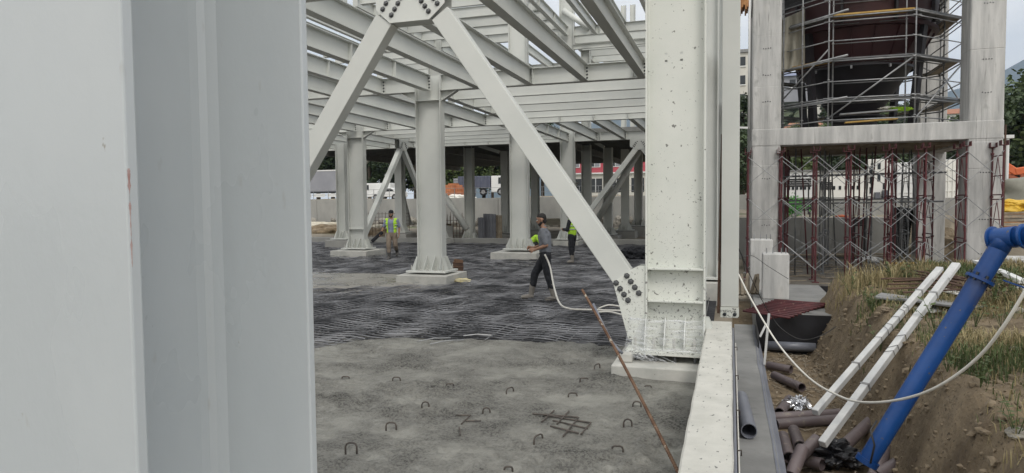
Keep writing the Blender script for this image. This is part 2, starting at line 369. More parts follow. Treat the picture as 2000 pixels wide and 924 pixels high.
ys = [-300, -60, -10, 0, 1.5]+[2.5+.075*k for k in range(170)]+[15.3+.35*k for k in range(34)]+[27.29, 27.31]+[28+1.3*k for k in range(22)]+[57+4*k for k in range(12)]+[110, 140, 200, 400, 900, 3000]
xs = sorted(set(round(a, 4) for a in xs)); ys = sorted(set(round(a, 4) for a in ys))
mb = MB()
for y in ys:
    for x in xs: mb.v.append((x, y, gz(x, y)))
nx = len(xs); mats_idx = []
for j in range(len(ys)-1):
    for i in range(nx-1):
        a = j*nx+i; mb.f.append((a, a+1, a+nx+1, a+nx))
        mats_idx.append(1 if (.04 <= xs[i] < 9 and ys[j] < 16) else 0)
g = mb.build('ground', 'ground', smooth=True); g.data.materials.append(MATS['earth'])
g.data.polygons.foreach_set('material_index', mats_idx); tag(g, kind='structure')

# dark bed under the reinforcement
mb = MB(); NX, NY = 90, 110
for j in range(NY+1):
    for i in range(NX+1):
        x = -36+36*i/NX-.28; y = -2+34.6*j/NY
        mb.v.append((x, y, -.22+.07*fbm(x*.9, y*.9, 5)))
for j in range(NY):
    for i in range(NX):
        a = j*(NX+1)+i; mb.f.append((a, a+1, a+NX+2, a+NX+1))
tag(mb.build('foundation_bed', 'mat_bed', smooth=True), kind='structure')

# fresh concrete, near part: uneven sheet with a ragged far edge
EDGE = [(-40, 6.6), (-9, 7.2), (-6.3, 7.75), (-5.45, 8.15), (-5.15, 8.85), (-4.4, 9.15), (-3.8, 9.32), (-3.0, 9.45), (-2.3, 9.55), (-1.5, 9.35), (-.9, 9.5), (2, 9.3)]
def edge_y(x):
    for (a, b), (c, d) in zip(EDGE, EDGE[1:]):
        if a <= x <= c: return b+(d-b)*(x-a)/(c-a)+.10*fbm(x*2.5, 1.7)
def slab_z(x, y):
    z = .022*fbm(x*.7, y*.7, 1)+.020*fbm(x*1.9, y*1.9, 2, 3)+.014*max(0, 1-2.2*abs(fbm(x*.9+2, y*1.2, 31, 2)))**3
    rough = sstep(-.15, .45, fbm(x*.75+4, y*.75, 9)); z += (.14+rough)*.036*fbm(x*8.5, y*8.5, 3, 3)
    z += .018*math.sin(3.1*(x+.6*math.sin(y*1.3))+1.2*y)*max(0, nz3(x*.6, y*.6, 4))
    return z-.20*sstep(-.28, .10, y-edge_y(x))
mb = MB(); X = [-36, -24, -16, -12]+[-9+.5*k for k in range(5)]+[-6.6+.036*k for k in range(175)]+[-.30]
Y = [-2, 0, 1, 1.8]+[2.3+.040*k for k in range(190)]
for y in Y:
    for x in X: mb.v.append((x, y, slab_z(x, y)))
n = len(X)
for j in range(len(Y)-1):
    for i in range(n-1):
        a = j*n+i; mb.f.append((a, a+1, a+n+1, a+n))
tag(mb.build('concrete_slab', 'wet_concrete', smooth=True), kind='structure')
# second poured patch beyond
def patch(cx, cy, rx, ry, seed, mt, name):
    mb = MB(); NA, NR = 96, 26
    for r in range(NR+1):
        for k in range(NA):
            a = 2*PI*k/NA; q = 1+.22*fbm(math.cos(a)*1.4, math.sin(a)*1.4, seed)
            rr = r/NR; x = cx+rx*q*rr*math.cos(a); y = cy+ry*q*rr*math.sin(a)
            mb.v.append((x, y, .012+.035*fbm(x*1.1, y*1.1, seed)-.20*sstep(.86, 1.0, rr)))
    for r in range(NR):
        for k in range(NA):
            k2 = (k+1) % NA; mb.f.append((r*NA+k, (r+1)*NA+k, (r+1)*NA+k2, r*NA+k2))
    tag(mb.build(name, mt, smooth=True), kind='structure')
patch(-10.4, 15.7, 4.1, 1.75, 3.3, 'wet_patch', 'poured_concrete')

# reinforcement mats: two layers of bars, too many and too thin to pick apart
def in_slab(x, y):
    e = edge_y(x)
    if e is not None and y < e-.12: return True
    return ((x+10.4)/4.0)**2+((y-15.7)/1.7)**2 < .80
def sag(x, y): return .022*math.sin(2*PI*x/.95+1.2*nz3(x*.3, y*.25, 7))+.022*fbm(x*.6, y*.45, 11)+.012*fbm(x*2.3, y*1.4, 4, 2)
mb = MB()
def bar_run(axis, c, lo, hi, z0, r):
    pts = []; t = lo; ph = rnd.uniform(0, 9); ax = rnd.uniform(-.012, .012)
    st = .24 if axis == 0 else .9
    def flush():
        if len(pts) > 1: mb.tube(pts, r, 3, caps=False)
        pts.clear()
    while t <= hi:
        off = .010*nz3(t*.6+ph, c*3.1)+ax*(t-lo)*.02
        x, y = (t, c+off) if axis == 0 else (c+off, t)
        if in_slab(x, y): flush()
        else: pts.append((x, y, z0+sag(x, y)+.008*nz3(t*1.1, ph)))
        t += st
    flush()
y = 7.2
while y < 31.6:
    dep = 1.0 if y < 20 else 1.4
    bar_run(0, y, -30 if y > 12 else -14, -.34, -.012, .0105); bar_run(0, y+.05, -30 if y > 12 else -14, -.34, -.10, .008); y += .15*dep+rnd.uniform(-.012, .012)
x = -30
while x < -.35:
    bar_run(1, x, 6.8, 31.6, -.033, .0085); bar_run(1, x+.07, 6.8, 31.6, -.118, .008); x += .17+rnd.uniform(-.015, .015)
# chairs and tie-ends that catch the light
for k in range(350):
    yy = rnd.uniform(8.8, 30); xx = rnd.uniform(-5-yy*.72, -.5)
    if in_slab(xx, yy): continue
    L = rnd.uniform(.15, .7); a = rnd.choice((0, 0, 0, PI/2))+rnd.uniform(-.04, .04); z = sag(xx, yy)+rnd.uniform(0, .03)
    mb.tube([(xx-L*math.cos(a), yy-L*math.sin(a), z), (xx, yy, z+.02), (xx+L*math.cos(a), yy+L*math.sin(a), z)], .008, 3, caps=False)
tag(mb.build('reinforcement_mat', 'rebar'), 'dark steel reinforcement bars laid in crossing layers across the site floor', 'reinforcement', kind='stuff')
# a few loose bright bars lying across the edge of the pour
for k, (u, v, u2, v2) in enumerate([(815, 667, 880, 660), (840, 672, 905, 664), (690, 497, 640, 500), (905, 656, 960, 655)]):
    a = at(u, v, z=.02); b = at(u2, v2, z=.02)
    o = MB().tube([a, (a+b)/2+Vector((0, 0, .02)), b], .009, 6).build('loose_bar', 'galv')
    tag(o, 'bright loose steel bar lying on the dark reinforcement', 'rebar', 'loose bright bars on the mat')

# far kerb where the reinforced bay ends
o = bevel(MB().lo_hi((-34, 31.75, -.3), (-.35, 32.15, .22)).build('kerb', 'concrete_wall'), .02); tag(o, kind='structure')
mb = MB().lo_hi((-34, 32.15, -.3), (-.35, 54, -.02)); tag(mb.build('back_floor', 'ground'), kind='structure')

# ============================================================ LOW WALL ALONG THE SLAB
mb = MB(); n = 46; y0, y1 = -1.0, 8.62
for k in range(n+1):
    y = y0+(y1-y0)*k/n; e = .010*fbm(y*1.7, 3); e2 = .006*fbm(y*2.1, 8); zt = .5+.007*fbm(y*1.3, 5)
    mb.v += [(-.265+e, y, -.3), (-.265+e, y, zt-.012), (-.252+e, y, zt), (.012+e2, y, zt), (.022+e2, y, zt-.012), (.022+e2, y, -.5)]
for k in range(n):
    for i in range(5):
        a = k*6+i; mb.f.append((a, a+1, a+7, a+6))
mb.f.append((5, 4, 3, 2, 1, 0)); mb.f.append(tuple(n*6+i for i in range(6)))
lw = mb.build('low_wall', 'wall_white'); tag(lw, 'low cream concrete wall with pitted splattered top along the fresh slab', 'wall')
o = MB().tube([(.034, -1, .44), (.034, 8.6, .42)], .011, 8).build('conduit', 'pvc_grey', lw)
o = MB().lo_hi((.024, -1, -.2), (.045, 8.6, .36)).build('dark_gap_strip', 'cable_dark', lw)  # near-black strip added to stand for the dark gap outside the wall
o = MB().tube([(.062, -1, .30), (.060, 4, .27), (.064, 8.5, .26)], .006, 6).build('cable', 'hose_white', lw)
for k, y in enumerate((3.9, 4.6, 5.5, 6.6, 7.9)):
    MB().tube([(.02, y, .33), (.075, y, .34), (.075, y+.01, .30)], .006, 5).build('wall_tie', 'rebar_loop', lw)

# strip footing beside the wall
mb = MB(); Ys = [1.0+.5*k for k in range(24)]
for y in Ys: mb.v += [(.07, y, -.6), (.07, y, -.2), (.385+.012*nz3(y, 1), y, -.2), (.43+.02*nz3(y, 2), y, -.24), (.46+.02*nz3(y, 4), y, -.6)]
for k in range(len(Ys)-1):
    for i in range(4): a = k*5+i; mb.f.append((a, a+1, a+6, a+5))
sf = mb.build('strip_footing', 'footing'); tag(sf, 'grey strip footing running along the outer foot of the low wall', 'footing')
mb = MB()
for y in Ys: mb.v += [(.36+.03*nz3(y, 1), y, -.195), (.40+.02*nz3(y, 3), y, -.205), (.445+.02*nz3(y, 2), y, -.24), (.475+.03*nz3(y, 4), y, -.56)]
for k in range(len(Ys)-1):
    for i in range(3): a = k*4+i; mb.f.append((a, a+1, a+5, a+4))
mb.build('edge_sheet', 'pvc_grey', sf)

# ============================================================ STEEL FRAME
X0, DX, Y0, DY = -.611, 6.625, 8.192, 7.636
def gx(i): return X0-i*DX
def gy(j): return Y0+j*DY
HEX = MB()
def hex_bolt(r=.019, h=.022):
    m = MB(); n = 6
    m.v += [(r*math.cos(PI/3*k), 0, r*math.sin(PI/3*k)) for k in range(n)]+[(r*math.cos(PI/3*k), -h*.7, r*math.sin(PI/3*k)) for k in range(n)]+[(r*.6*math.cos(PI/3*k), -h, r*.6*math.sin(PI/3*k)) for k in range(n)]
    m.v += [(r*1.45*math.cos(PI/3*k+.3), .001, r*1.45*math.sin(PI/3*k+.3)) for k in range(n)]+[(r*1.45*math.cos(PI/3*k+.3), -.005, r*1.45*math.sin(PI/3*k+.3)) for k in range(n)]
    for k in range(n):
        k2 = (k+1) % n; m.f += [(k, k2, n+k2, n+k), (n+k, n+k2, 2*n+k2, 2*n+k), (3*n+k, 3*n+k2, 4*n+k2, 4*n+k)]
    m.f += [tuple(2*n+k for k in range(n)), tuple(4*n+k for k in range(n))]
    return m
BOLT = hex_bolt(.026, .030).mesh('bolt', 'bolt'); BOLT_S = hex_bolt(.017, .02).mesh('bolt', 'bolt_dark')
ANCH = MB().tube([(0, 0, 0), (0, 0, .16)], .016, 8).tube([(0, 0, .0), (0, 0, .045)], .034, 6).mesh('anchor_bolt', 'plinth')

CW, CF, TF, TW = .68, .28, .022, .014       # column depth (x), flange width (y), thicknesses
def fin(h=.34, b=.16, t=.012, top=.035):    # trapezoid stiffener in the x-z plane, running +x from the origin
    return [(0, -t/2, 0), (b, -t/2, 0), (b, -t/2, .05), (top, -t/2, h), (0, -t/2, h)]
FIN = MB().prism(fin(), (0, .012, 0)).mesh('stiffener', 'steel')
PLINTH = {}
def plinth(x, y, h=.2, half=.67, x_hi=None, label=None, group=None):
    hx0, hx1 = -half, (x_hi if x_hi is not None else half)
    o = MB().lo_hi((hx0, -half, -.3), (hx1, half, h)).build('concrete_plinth', 'plinth', loc=(x, y, 0))
    bevel(o, .015); return tag(o, label or 'square concrete plinth under a steel column deeper in the frame', 'plinth', group or (None if label else 'plinths under the columns'))
def column(x, y, z0, z1, label, group=None, rot=0, fins=True, mt='steel', web_holes=False, w=CW, f=CF, bolts=True):
    t = thing('steel_stanchion', label, 'column', (x, y, 0), rot, group)
    zt = z0+.045
    if web_holes:
        m = MB(); xh = [-w/2+TF, -.13, -.10, .045, .075, w/2-TF]; zh = [zt, 3.585, 3.61, 3.665, 3.69, z1]
        for a in range(5):
            for b in range(5):
                if a in (1, 3) and b in (1, 3): continue
                m.lo_hi((xh[a], -TW/2, zh[b]), (xh[a+1], TW/2, zh[b+1]))
        m.build('web', mt, t)
    else: MB().lo_hi((-w/2+TF, -TW/2, zt), (w/2-TF, TW/2, z1)).build('web', mt, t)
    for s in (-1, 1):
        o = MB().lo_hi((s*w/2, -f/2, zt), (s*(w/2-TF), f/2, z1)).build('flange', mt, t); bevel(o, .003, 1)
    # fillet welds along the web
    m = MB()
    for s in (-1, 1):
        for q in (-1, 1):
            xa = s*(w/2-TF); m.prism([(xa, q*TW/2, zt), (xa-s*.014, q*TW/2, zt), (xa, q*(TW/2+.014), zt)], (0, 0, z1-zt))
    m.build('weld', mt, t)
    bp = bevel(MB().lo_hi((-w/2-.20, -f/2-.27, z0), (w/2+.20, f/2+.27, zt)).build('base_plate', mt, t), .004, 1)
    if fins:
        for q in (-1, 1):
            for xx in (-w/2+.011, -w/6, w/6, w/2-.011):
                o = link('stiffener', FIN, t, (xx, q*(f/2 if abs(xx) > w/3 else TW/2), zt), (0, 0, q*PI/2))
                if abs(xx) < w/3: o.scale = (1.75, 1, 1)
        for s in (-1, 1):
            for yy in (-f/2+.02, 0, f/2-.02): link('stiffener', FIN, t, (s*w/2, yy, zt), (0, 0, 0 if s > 0 else PI))
        if bolts:
            for q in (-1, 1):
                for xx in (-w/2-.1, -w/3, 0, w/3, w/2+.1): link('anchor_bolt', ANCH, t, (xx, q*(f/2+.14), zt-.03))
    return t

ROWN = ['front row', 'second row', 'third row', 'back row', 'last row']; LINN = ['line beside the wall', 'second line from wall', 'third line from wall', 'fourth line from wall']
BAYN = ['bay beside the wall', 'second bay from wall', 'third bay from wall']; DEPN = ['front to second row', 'second to third row', 'third to back row', 'back to last row']
ZB, ZT = 4.78, 5.17           # first floor beams, underside and top
# --- the four columns that show best
c1 = column(gx(0), gy(0), .215, 12.2, 'white steel H column splattered with concrete, its foot wrapped in film beside the low wall', mt='steel_dirty', web_holes=True)
for xx in (-.42, -.2, .02, .24, .44):
    for yy in (-.33, .33): MB().tube([(xx, yy, .12), (xx, yy, .22)], .022, 8).build('anchor_bolt', 'bolt', c1)
for zz, yy in ((1.165, 1), (.785, 1)):
    for q in (-1, 1): bevel(MB().lo_hi((-CW/2+TF, q*TW/2, zz), (CW/2-TF, q*(CF/2-.012), zz+.022)).build('stiffener_plate', 'steel_dirty', c1), .003, 1)
plinth(gx(0), gy(0), .135, .66, x_hi=.335, label='concrete plinth under the splattered column, butting against the low wall')
c2 = column(gx(1), gy(1), .245, ZT, 'clean white steel H column on its square plinth with a rusty box at its foot')
plinth(gx(1), gy(1), .2, .68, label='square concrete plinth in the poured patch with yellow foam at its corner')
c3 = column(gx(1), gy(2), .30, 12, 'tall white steel H column standing behind the worker in the grey shirt')
plinth(gx(1), gy(2), .22, .85, label='wide concrete plinth behind the worker who pulls the hose')
c4 = column(gx(2), gy(2), .245, ZT, 'white steel H column with plate stiffener near its foot, left of the walking worker')
MB().lo_hi((-CW/2+TF, -CF/2+.01, 1.0), (CW/2-TF, -TW/2, 1.02)).build('stiffener_plate', 'steel', c4)
plinth(gx(2), gy(2), .2, .78, label='concrete plinth beside the walking worker in the open vest')
for (i, j) in ((1, 0), (2, 1), (0, 1), (0, 2), (3, 2), (0, 3), (1, 3), (2, 3), (2, 0)):
    tall = (i, j) in ((0, 1), (0, 2), (0, 3), (1, 3), (2, 3))
    column(gx(i), gy(j), .245, 12.5 if tall else ZT, 'pale steel H column '+ROWN[j]+', '+LINN[i], 'columns deeper in the steel frame', bolts=False)
    plinth(gx(i), gy(j), .2, .6, label='square concrete plinth under the column '+ROWN[j]+', '+LINN[i], group='plinths under the columns')
# top of C2 and the like: haunch plates where beams meet the column
def haunch(par, s, z=ZB, ln=.42, dp=.24):
    m = MB().prism([(s*CW/2, -.006, z-.002), (s*(CW/2+ln), -.006, z-.002), (s*CW/2, -.006, z-dp)], (0, .012, 0))
    m.bar((s*(CW/2+ln), 0, z-.012), (s*(CW/2), 0, z-dp-.012), .16, .014, up=(s*.5, 0, -1)); m.build('haunch', 'steel', par)
for c in (c2, c3, c4):
    for s in (-1, 1): haunch(c, s)
for q in (-1, 1):
    for c in (c2, c4): MB().lo_hi((-CW/2+TF, q*TW/2, ZB-.24), (CW/2-TF, q*CF/2, ZB-.225)).build('stiffener_plate', 'steel', c)

# --- front column right beside the camera: flanges face along the wall
fy1, fy2 = .677, 1.077
FX = -.732
fc = thing('steel_stanchion', 'glossy pale steel H column at the slab end, red scuff on a flange edge', 'column', (FX-.22, (fy1+fy2)/2, 0))
hd = (fy2-fy1)/2
for s in (-1, 1):
    o = MB().lo_hi((-.22, s*hd, -.1), (.22, s*(hd-.019), 6)).build('flange', 'steel_near', fc); bevel(o, .003, 2)
MB().lo_hi((-.007, -hd+.019, -.1), (.007, hd-.019, 6)).build('web', 'steel_near', fc)
m = MB()
for s in (-1, 1):
    m.v += []; prof = [(.007, s*(hd-.019)), (.036, s*(hd-.019)), (.018, s*(hd-.028)), (.010, s*(hd-.040)), (.007, s*(hd-.058))]
    m.prism([(a, b, -.1) for a, b in prof], (0, 0, 6.1))
m.build('weld', 'steel_near', fc, smooth=False)
m = MB()
for k in range(60):
    z = 1.885+.0021*k; q = max(0, .0030*(.4+fbm(k*.13, 2))*(1 if k > 34 else .55)); m.lo_hi((.2199, -hd+.0035-q, z), (.2203, -hd+.0035+q, z+.0021))
m.build('paint_scuff', 'red_scuff', fc)

# --- beams
def ibeam_mesh(L, h, b=.19, tf=.013, tw=.009, name='steel_girder', mt='steel'):
    p = [(-b/2, 0), (b/2, 0), (b/2, tf), (tw/2, tf), (tw/2, h-tf), (b/2, h-tf), (b/2, h), (-b/2, h), (-b/2, h-tf), (-tw/2, h-tf), (-tw/2, tf), (-b/2, tf)]
    m = MB(); n = len(p); m.v = [(x, -L/2, z) for x, z in p]+[(x, L/2, z) for x, z in p]
    m.f = [(k, (k+1) % n, n+(k+1) % n, n+k) for k in range(n)]
    m.f += [(0, 11, 2, 1), (11, 10, 3, 2), (10, 9, 4, 3), (9, 8, 5, 4), (8, 7, 6, 5)]
    m.f += [tuple(reversed([n+q for q in f])) for f in m.f[-5:]]
    return m.mesh(name, mt)
BM = {}
def beam(a, b, z, h, label, group, bw=.19, plates=0, stiff=0):
    """steel I beam from a to b (xy); z underside; plates: 1 end plates, 2 with bolts"""
    a = Vector((a[0], a[1])); b = Vector((b[0], b[1])); d = b-a; L = d.length
    key = (round(L, 2), h, bw)
    if key not in BM: BM[key] = ibeam_mesh(L, h, bw)
    o = link('steel_girder', BM[key], None, ((a.x+b.x)/2, (a.y+b.y)/2, z), (0, 0, math.atan2(d.y, d.x)-PI/2)); tag(o, label, 'beam', group)
    if plates:
        k2 = ('pl', h, bw)
        if k2 not in BM: BM[k2] = MB().lo_hi((-bw/2-.004, -.008, .004), (bw/2+.004, .008, h-.004)).mesh('end_plate', 'steel')
        for s in (-1, 1):
            pl = link('end_plate', BM[k2], o, (0, s*(L/2-.006), 0))
            if plates > 1 and s > 0:
                for q in (-1, 1):
                    for n in range(4): link('bolt', BOLT_S, pl, (q*bw*.3, -.008, h*(.2+.2*n)))
    for k in range(stiff):
        k3 = ('st', h, bw)
        if k3 not in BM: BM[k3] = MB().lo_hi((-bw/2+.006, -.005, .0135), (-.0045, .005, h-.0135)).lo_hi((bw/2-.006, -.005, .0135), (.0045, .005, h-.0135)).mesh('web_stiffener', 'steel')
        link('web_stiffener', BM[k3], o, (0, L*(-.5+(k+1)/(stiff+1)), 0))
    return o
H = ZT-ZB
GA = 'main floor beams across the frame'; GB = 'main floor beams running back'; GJ = 'floor joists running back'; GK = 'floor joists lying across'
for j, bays in ((0, (0, 1)), (1, (0, 1, 2)), (2, (0, 1, 2)), (3, (0, 1, 2))):
    for i in bays:
        beam((gx(i)-CW/2-.004, gy(j)), (gx(i+1)+CW/2+.004, gy(j)), ZB, H, 'pale steel main beam '+ROWN[j]+', '+BAYN[i], GA, .22, 1, 4)
for i, rows in ((0, (0, 1, 2)), (1, (0, 1, 2)), (2, (0, 1, 2)), (3, (2,))):
    for j in rows:
        beam((gx(i), gy(j)+TW/2+.12), (gx(i), gy(j+1)-TW/2-.12), ZB, H, 'pale steel main beam running back '+DEPN[j]+', '+LINN[i], GB, .20, 2, 3)
def joists(i, j, d, z=ZB, h=H, lev=1, dz=0):
    for k in range(1, 5):
        if d == 'B':
            x = gx(i)-DX*k/5; beam((x, gy(j)+.012), (x, gy(j+1)-.012), z+.003, h-.006, ('pale upper floor joist running back ' if lev == 2 else 'pale steel joist running back ')+DEPN[j]+', '+BAYN[i], (GJ if lev == 1 else 'upper floor joists running back')+' '+DEPN[j]+' '+BAYN[i], .18, 2 if lev == 1 else 0, 2 if lev == 1 and i == 1 and j == 0 else 0)
        else:
            y = gy(j)+DY*k/5; beam((gx(i)-.012, y), (gx(i+1)+.012, y), z+.003, h-.006, ('pale upper floor joist lying across ' if lev == 2 else 'pale steel joist lying across ')+DEPN[j]+', '+BAYN[i], (GK if lev == 1 else 'upper floor joists lying across')+' '+DEPN[j]+' '+BAYN[i], .14, 0)
for i, j, d in ((0, 0, 'B'), (1, 0, 'B'), (0, 1, 'A'), (1, 1, 'B'), (2, 1, 'A'), (0, 2, 'B'), (1, 2, 'A'), (2, 2, 'B')): joists(i, j, d)
# --- upper level
Z2, H2 = 9.6, .42
for j in (2, 3, 4):
    for i in (0, 1, 2):
        beam((gx(i)-CW/2, gy(j)), (gx(i+1)+CW/2, gy(j)), Z2, H2, 'pale upper level main beam '+ROWN[j]+', '+BAYN[i], 'upper level main beams', .22, 1, 4)
for i in (0, 1, 2):
    for j in (2, 3): beam((gx(i), gy(j)+.13), (gx(i), gy(j+1)-.13), Z2, H2, 'pale upper level beam running back '+DEPN[j]+', '+LINN[i], 'upper level beams running back', .2, 1, 2)
for i, j, d in ((0, 2, 'B'), (1, 2, 'A'), (0, 3, 'A'), (1, 3, 'B'), (2, 2, 'B'), (2, 3, 'A')): joists(i, j, d, Z2, H2, 2)
for j, dz in ((3, 9.1), (4, 9.0)): beam((gx(0)-CW/2, gy(j)-.2), (gx(1)+CW/2, gy(j)-.2), dz-.15, .22, 'slender steel tie beam slung under the upper level', 'upper tie beams', .16, 0, 0)

# --- braces
def box_brace(a, b, wd, dp, label, name='diagonal_brace', group=None, gusset=None, ends=True):
    a = Vector(a); b = Vector(b); t = (b-a).normalized()
    q = thing(name, label, 'brace', tuple(a), 0, group); L = (b-a)
    dirv = 'A' if abs(L.x) > abs(L.y) else 'B'
    up = Vector((0, 1, 0)) if dirv == 'A' else Vector((1, 0, 0))
    o = bevel(MB().bar(Vector((0, 0, 0)), L, wd, dp, up=up).build('brace_tube', 'steel', q), .008, 2)
    return q
BY = gy(0)
top_l = Vector((-4.335, BY, 4.385)); top_r = Vector((-3.545, BY, 4.385))
d_r = (Vector((-1.225, BY, 1.065))-top_r)
box_brace(top_r, top_r+d_r, .265, .20, 'wide white diagonal brace sloping from the bolted top plate down to the splattered column')
box_brace(top_l, top_l+Vector((-(d_r.x), 0, d_r.z)), .265, .20, 'white diagonal brace leaning down from the bolted top plate behind the near column')
gp = thing('gusset_plate', 'eight-sided bolted white gusset plate where the two front braces meet', 'gusset plate', (-3.94, BY, 4.3))
poly = [(-.50, 0, .60), (-.50, 0, .20), (-.30, 0, .015), (.26, 0, .015), (.475, 0, .20), (.475, 0, .60)]
for s, nm in ((-1, 'plate'), (1, 'plate')):
    o = MB().prism([(x, s*.105, z) for x, y, z in poly], (0, s*.016, 0)).build(nm, 'steel', gp); bevel(o, .003, 1)
for sd, (ax, az) in ((-1, (-.335, .16)), (1, (.315, .16))):
    dv = Vector((sd*.572*-1, 0, .82)); nv = Vector((sd*-.82*-1, 0, .572))
    for rw in (0, 1):
        for k in range(4):
            p = Vector((ax, 0, az))+dv*(.085*k)+nv*(-.075+.15*rw); link('bolt', BOLT, gp, (p.x, -.121, p.z))
bt = MB().lo_hi((-.30, -.105, .02), (.26, .105, .04)).build('bottom_plate', 'steel', gp)
# foot gusset, welded to the splattered column
fg = MB().prism([(-1.335, BY-.118, 1.00), (-1.13, BY-.118, 1.155), (-1.03, BY-.118, 1.205), (gx(0)-CW/2-.002, BY-.118, 1.205), (gx(0)-CW/2-.002, BY-.118, .33), (-1.155, BY-.118, .33)], (0, .016, 0))
fo = fg.build('foot_gusset', 'steel_dirty', c1); fo.matrix_parent_inverse = Matrix.Translation(-c1.location); bevel(fo, .003, 1)
fo2 = link('foot_gusset', fo.data, c1, (0, .22, 0)); fo2.matrix_parent_inverse = Matrix.Translation(-c1.location)
dv = Vector((-.572, 0, .82)); nv = Vector((.82, 0, .572))
for rw in (0, 1):
    for k in range(4):
        p = Vector((-1.165, 0, .94))+dv*(.082*(k-1.5))*1.0+nv*(-.075+.155*rw); b = link('bolt', BOLT, fo, (p.x, BY-.118, p.z))
# rear chevrons
def chevron(pa, pb, zt, zf, label, group, wd=.2, dp=.2, half=.28, round_=False, fz=.5):
    pa = Vector(pa); pb = Vector(pb); mid = (pa+pb)/2; d = (pb-pa).normalized()
    for s, foot in ((-1, pa), (1, pb)):
        a = Vector((mid.x, mid.y, zt))+d*(s*half*.55); f = Vector((foot.x, foot.y, zf))-d*(s*.30)
        if round_:
            q = thing('diagonal_brace', label, 'brace', tuple(a), 0, group); MB().tube([(0, 0, 0), f-a], wd/2, 12).build('brace_tube', 'steel', q, smooth=True)
            MB().lo_hi((-.012, -.10, -.25), (.012, .10, .16)).build('end_tab', 'steel', q)
        else: box_brace(a, f, wd, dp, label, group=group)
    g2 = thing('gusset_plate', 'bolted gusset plate joining a pair of rear braces', 'gusset plate', (mid.x, mid.y, zt), math.atan2(d.y, d.x), 'rear gusset plates')
    o = MB().prism([(-.42, -.115, .42), (-.42, -.115, .10), (-.2, -.115, -.05), (.2, -.115, -.05), (.42, -.115, .10), (.42, -.115, .42)], (0, .014, 0)).build('plate', 'steel', g2)
    link('plate', o.data, g2, (0, .215, 0))
    for s in (-1, 1):
        for rw in (0, 1):
            for k in range(4): link('bolt', BOLT_S, g2, (s*(.18+.045*(3-k)-.045*2+.09*rw), -.115, .05+.075*k+.04*(1-rw)))
chevron((gx(2), gy(2), 0), (gx(2), gy(3), 0), 4.36, .62, 'pale brace of the inverted V behind the worker in the vest', 'braces of the side frame', .22, .2)
chevron((gx(1), gy(3), 0), (gx(0), gy(3), 0), 4.36, .62, 'grey brace of the inverted V in the back row', 'braces of the back row', .22, .2)
for i in (0, 1):
    pass
# upper level V braces
for (a, b) in (((gx(0), gy(4), 0), (gx(1), gy(4), 0)), ((gx(0), gy(3), 0), (gx(1), gy(3), 0))):
    pass

# ============================================================ FAR PART OF THE FRAME: columns on pedestals and the decked floor
far = [(671, 467, .34, 668, 20), (783, 454, .45, 776, 17), (918, 468, .06, 908, 0), (988, 455, .30, 982, 0), (1046, 448, .45, 1038, 0), (1146, 468, .06, 1138, 0), (1188, 458, .24, 1180, 0), (1221, 450, .40, 1213, 0), (1247, 441, .58, 1242, 0)]
FARL = ['on a raised pedestal behind the fence of trees', '']
for k, (u, v, z, ul, _) in enumerate(far):
    p = at(u, v, z=z)
    column(p.x, p.y, z, 12 if k in (2, 5) else 4.85, 'dull grey steel column on a tall pedestal under the decked floor', 'columns under the decked floor', rot=PI/2 if k in (1, 3, 4, 7) else 0, w=.46, f=.40, bolts=False)
    o = bevel(MB().lo_hi((-.62, -.62, -.2), (.62, .62, z-.035)).build('concrete_pedestal', 'concrete_wall', loc=(p.x, p.y, 0)), .02)
    tag(o, 'tall grey concrete pedestal carrying a column under the decked floor', 'pedestal', 'pedestals under the decked floor')
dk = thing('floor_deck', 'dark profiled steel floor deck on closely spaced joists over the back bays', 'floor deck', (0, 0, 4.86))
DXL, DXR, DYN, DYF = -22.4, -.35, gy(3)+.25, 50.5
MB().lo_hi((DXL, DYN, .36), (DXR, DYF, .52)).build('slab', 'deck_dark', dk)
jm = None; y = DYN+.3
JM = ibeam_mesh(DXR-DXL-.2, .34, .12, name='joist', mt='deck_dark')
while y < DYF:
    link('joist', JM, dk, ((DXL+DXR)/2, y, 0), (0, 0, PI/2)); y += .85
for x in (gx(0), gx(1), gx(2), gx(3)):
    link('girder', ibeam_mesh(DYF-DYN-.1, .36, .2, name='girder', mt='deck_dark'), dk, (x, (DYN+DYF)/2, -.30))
# knee stubs under the deck
for (u, v, u2, v2, Yd) in ((936, 285, 975, 297, 33.0), (1162, 278, 1180, 288, 33.6)):
    a = at(u, v, y=Yd); b = at(u2, v2, y=Yd)
    q = thing('diagonal_brace', 'short pale knee brace under the decked floor', 'brace', tuple(a), 0, 'knee braces under the deck'); bevel(MB().bar((0, 0, 0), b-a, .16, .16, up=(0, 1, 0)).build('brace_tube', 'steel', q), .006, 1)
for (u, v, u2, v2, Yd) in ((1250, 292, 1165, 432, 36.0), (868, 382, 912, 448, 32.5), (700, 330, 730, 300, 40), (772, 325, 800, 440, 38), (1105, 392, 1125, 355, 44), (755, 345, 792, 300, 40)):
    a = at(u, v, y=Yd); b = at(u2, v2, y=Yd)
    q = thing('diagonal_brace', 'dull round tube brace between columns under the decked floor', 'brace', tuple(a), 0, 'round braces under the deck'); MB().tube([(0, 0, 0), b-a], .17, 12).build('brace_tube', 'steel', q, smooth=True)
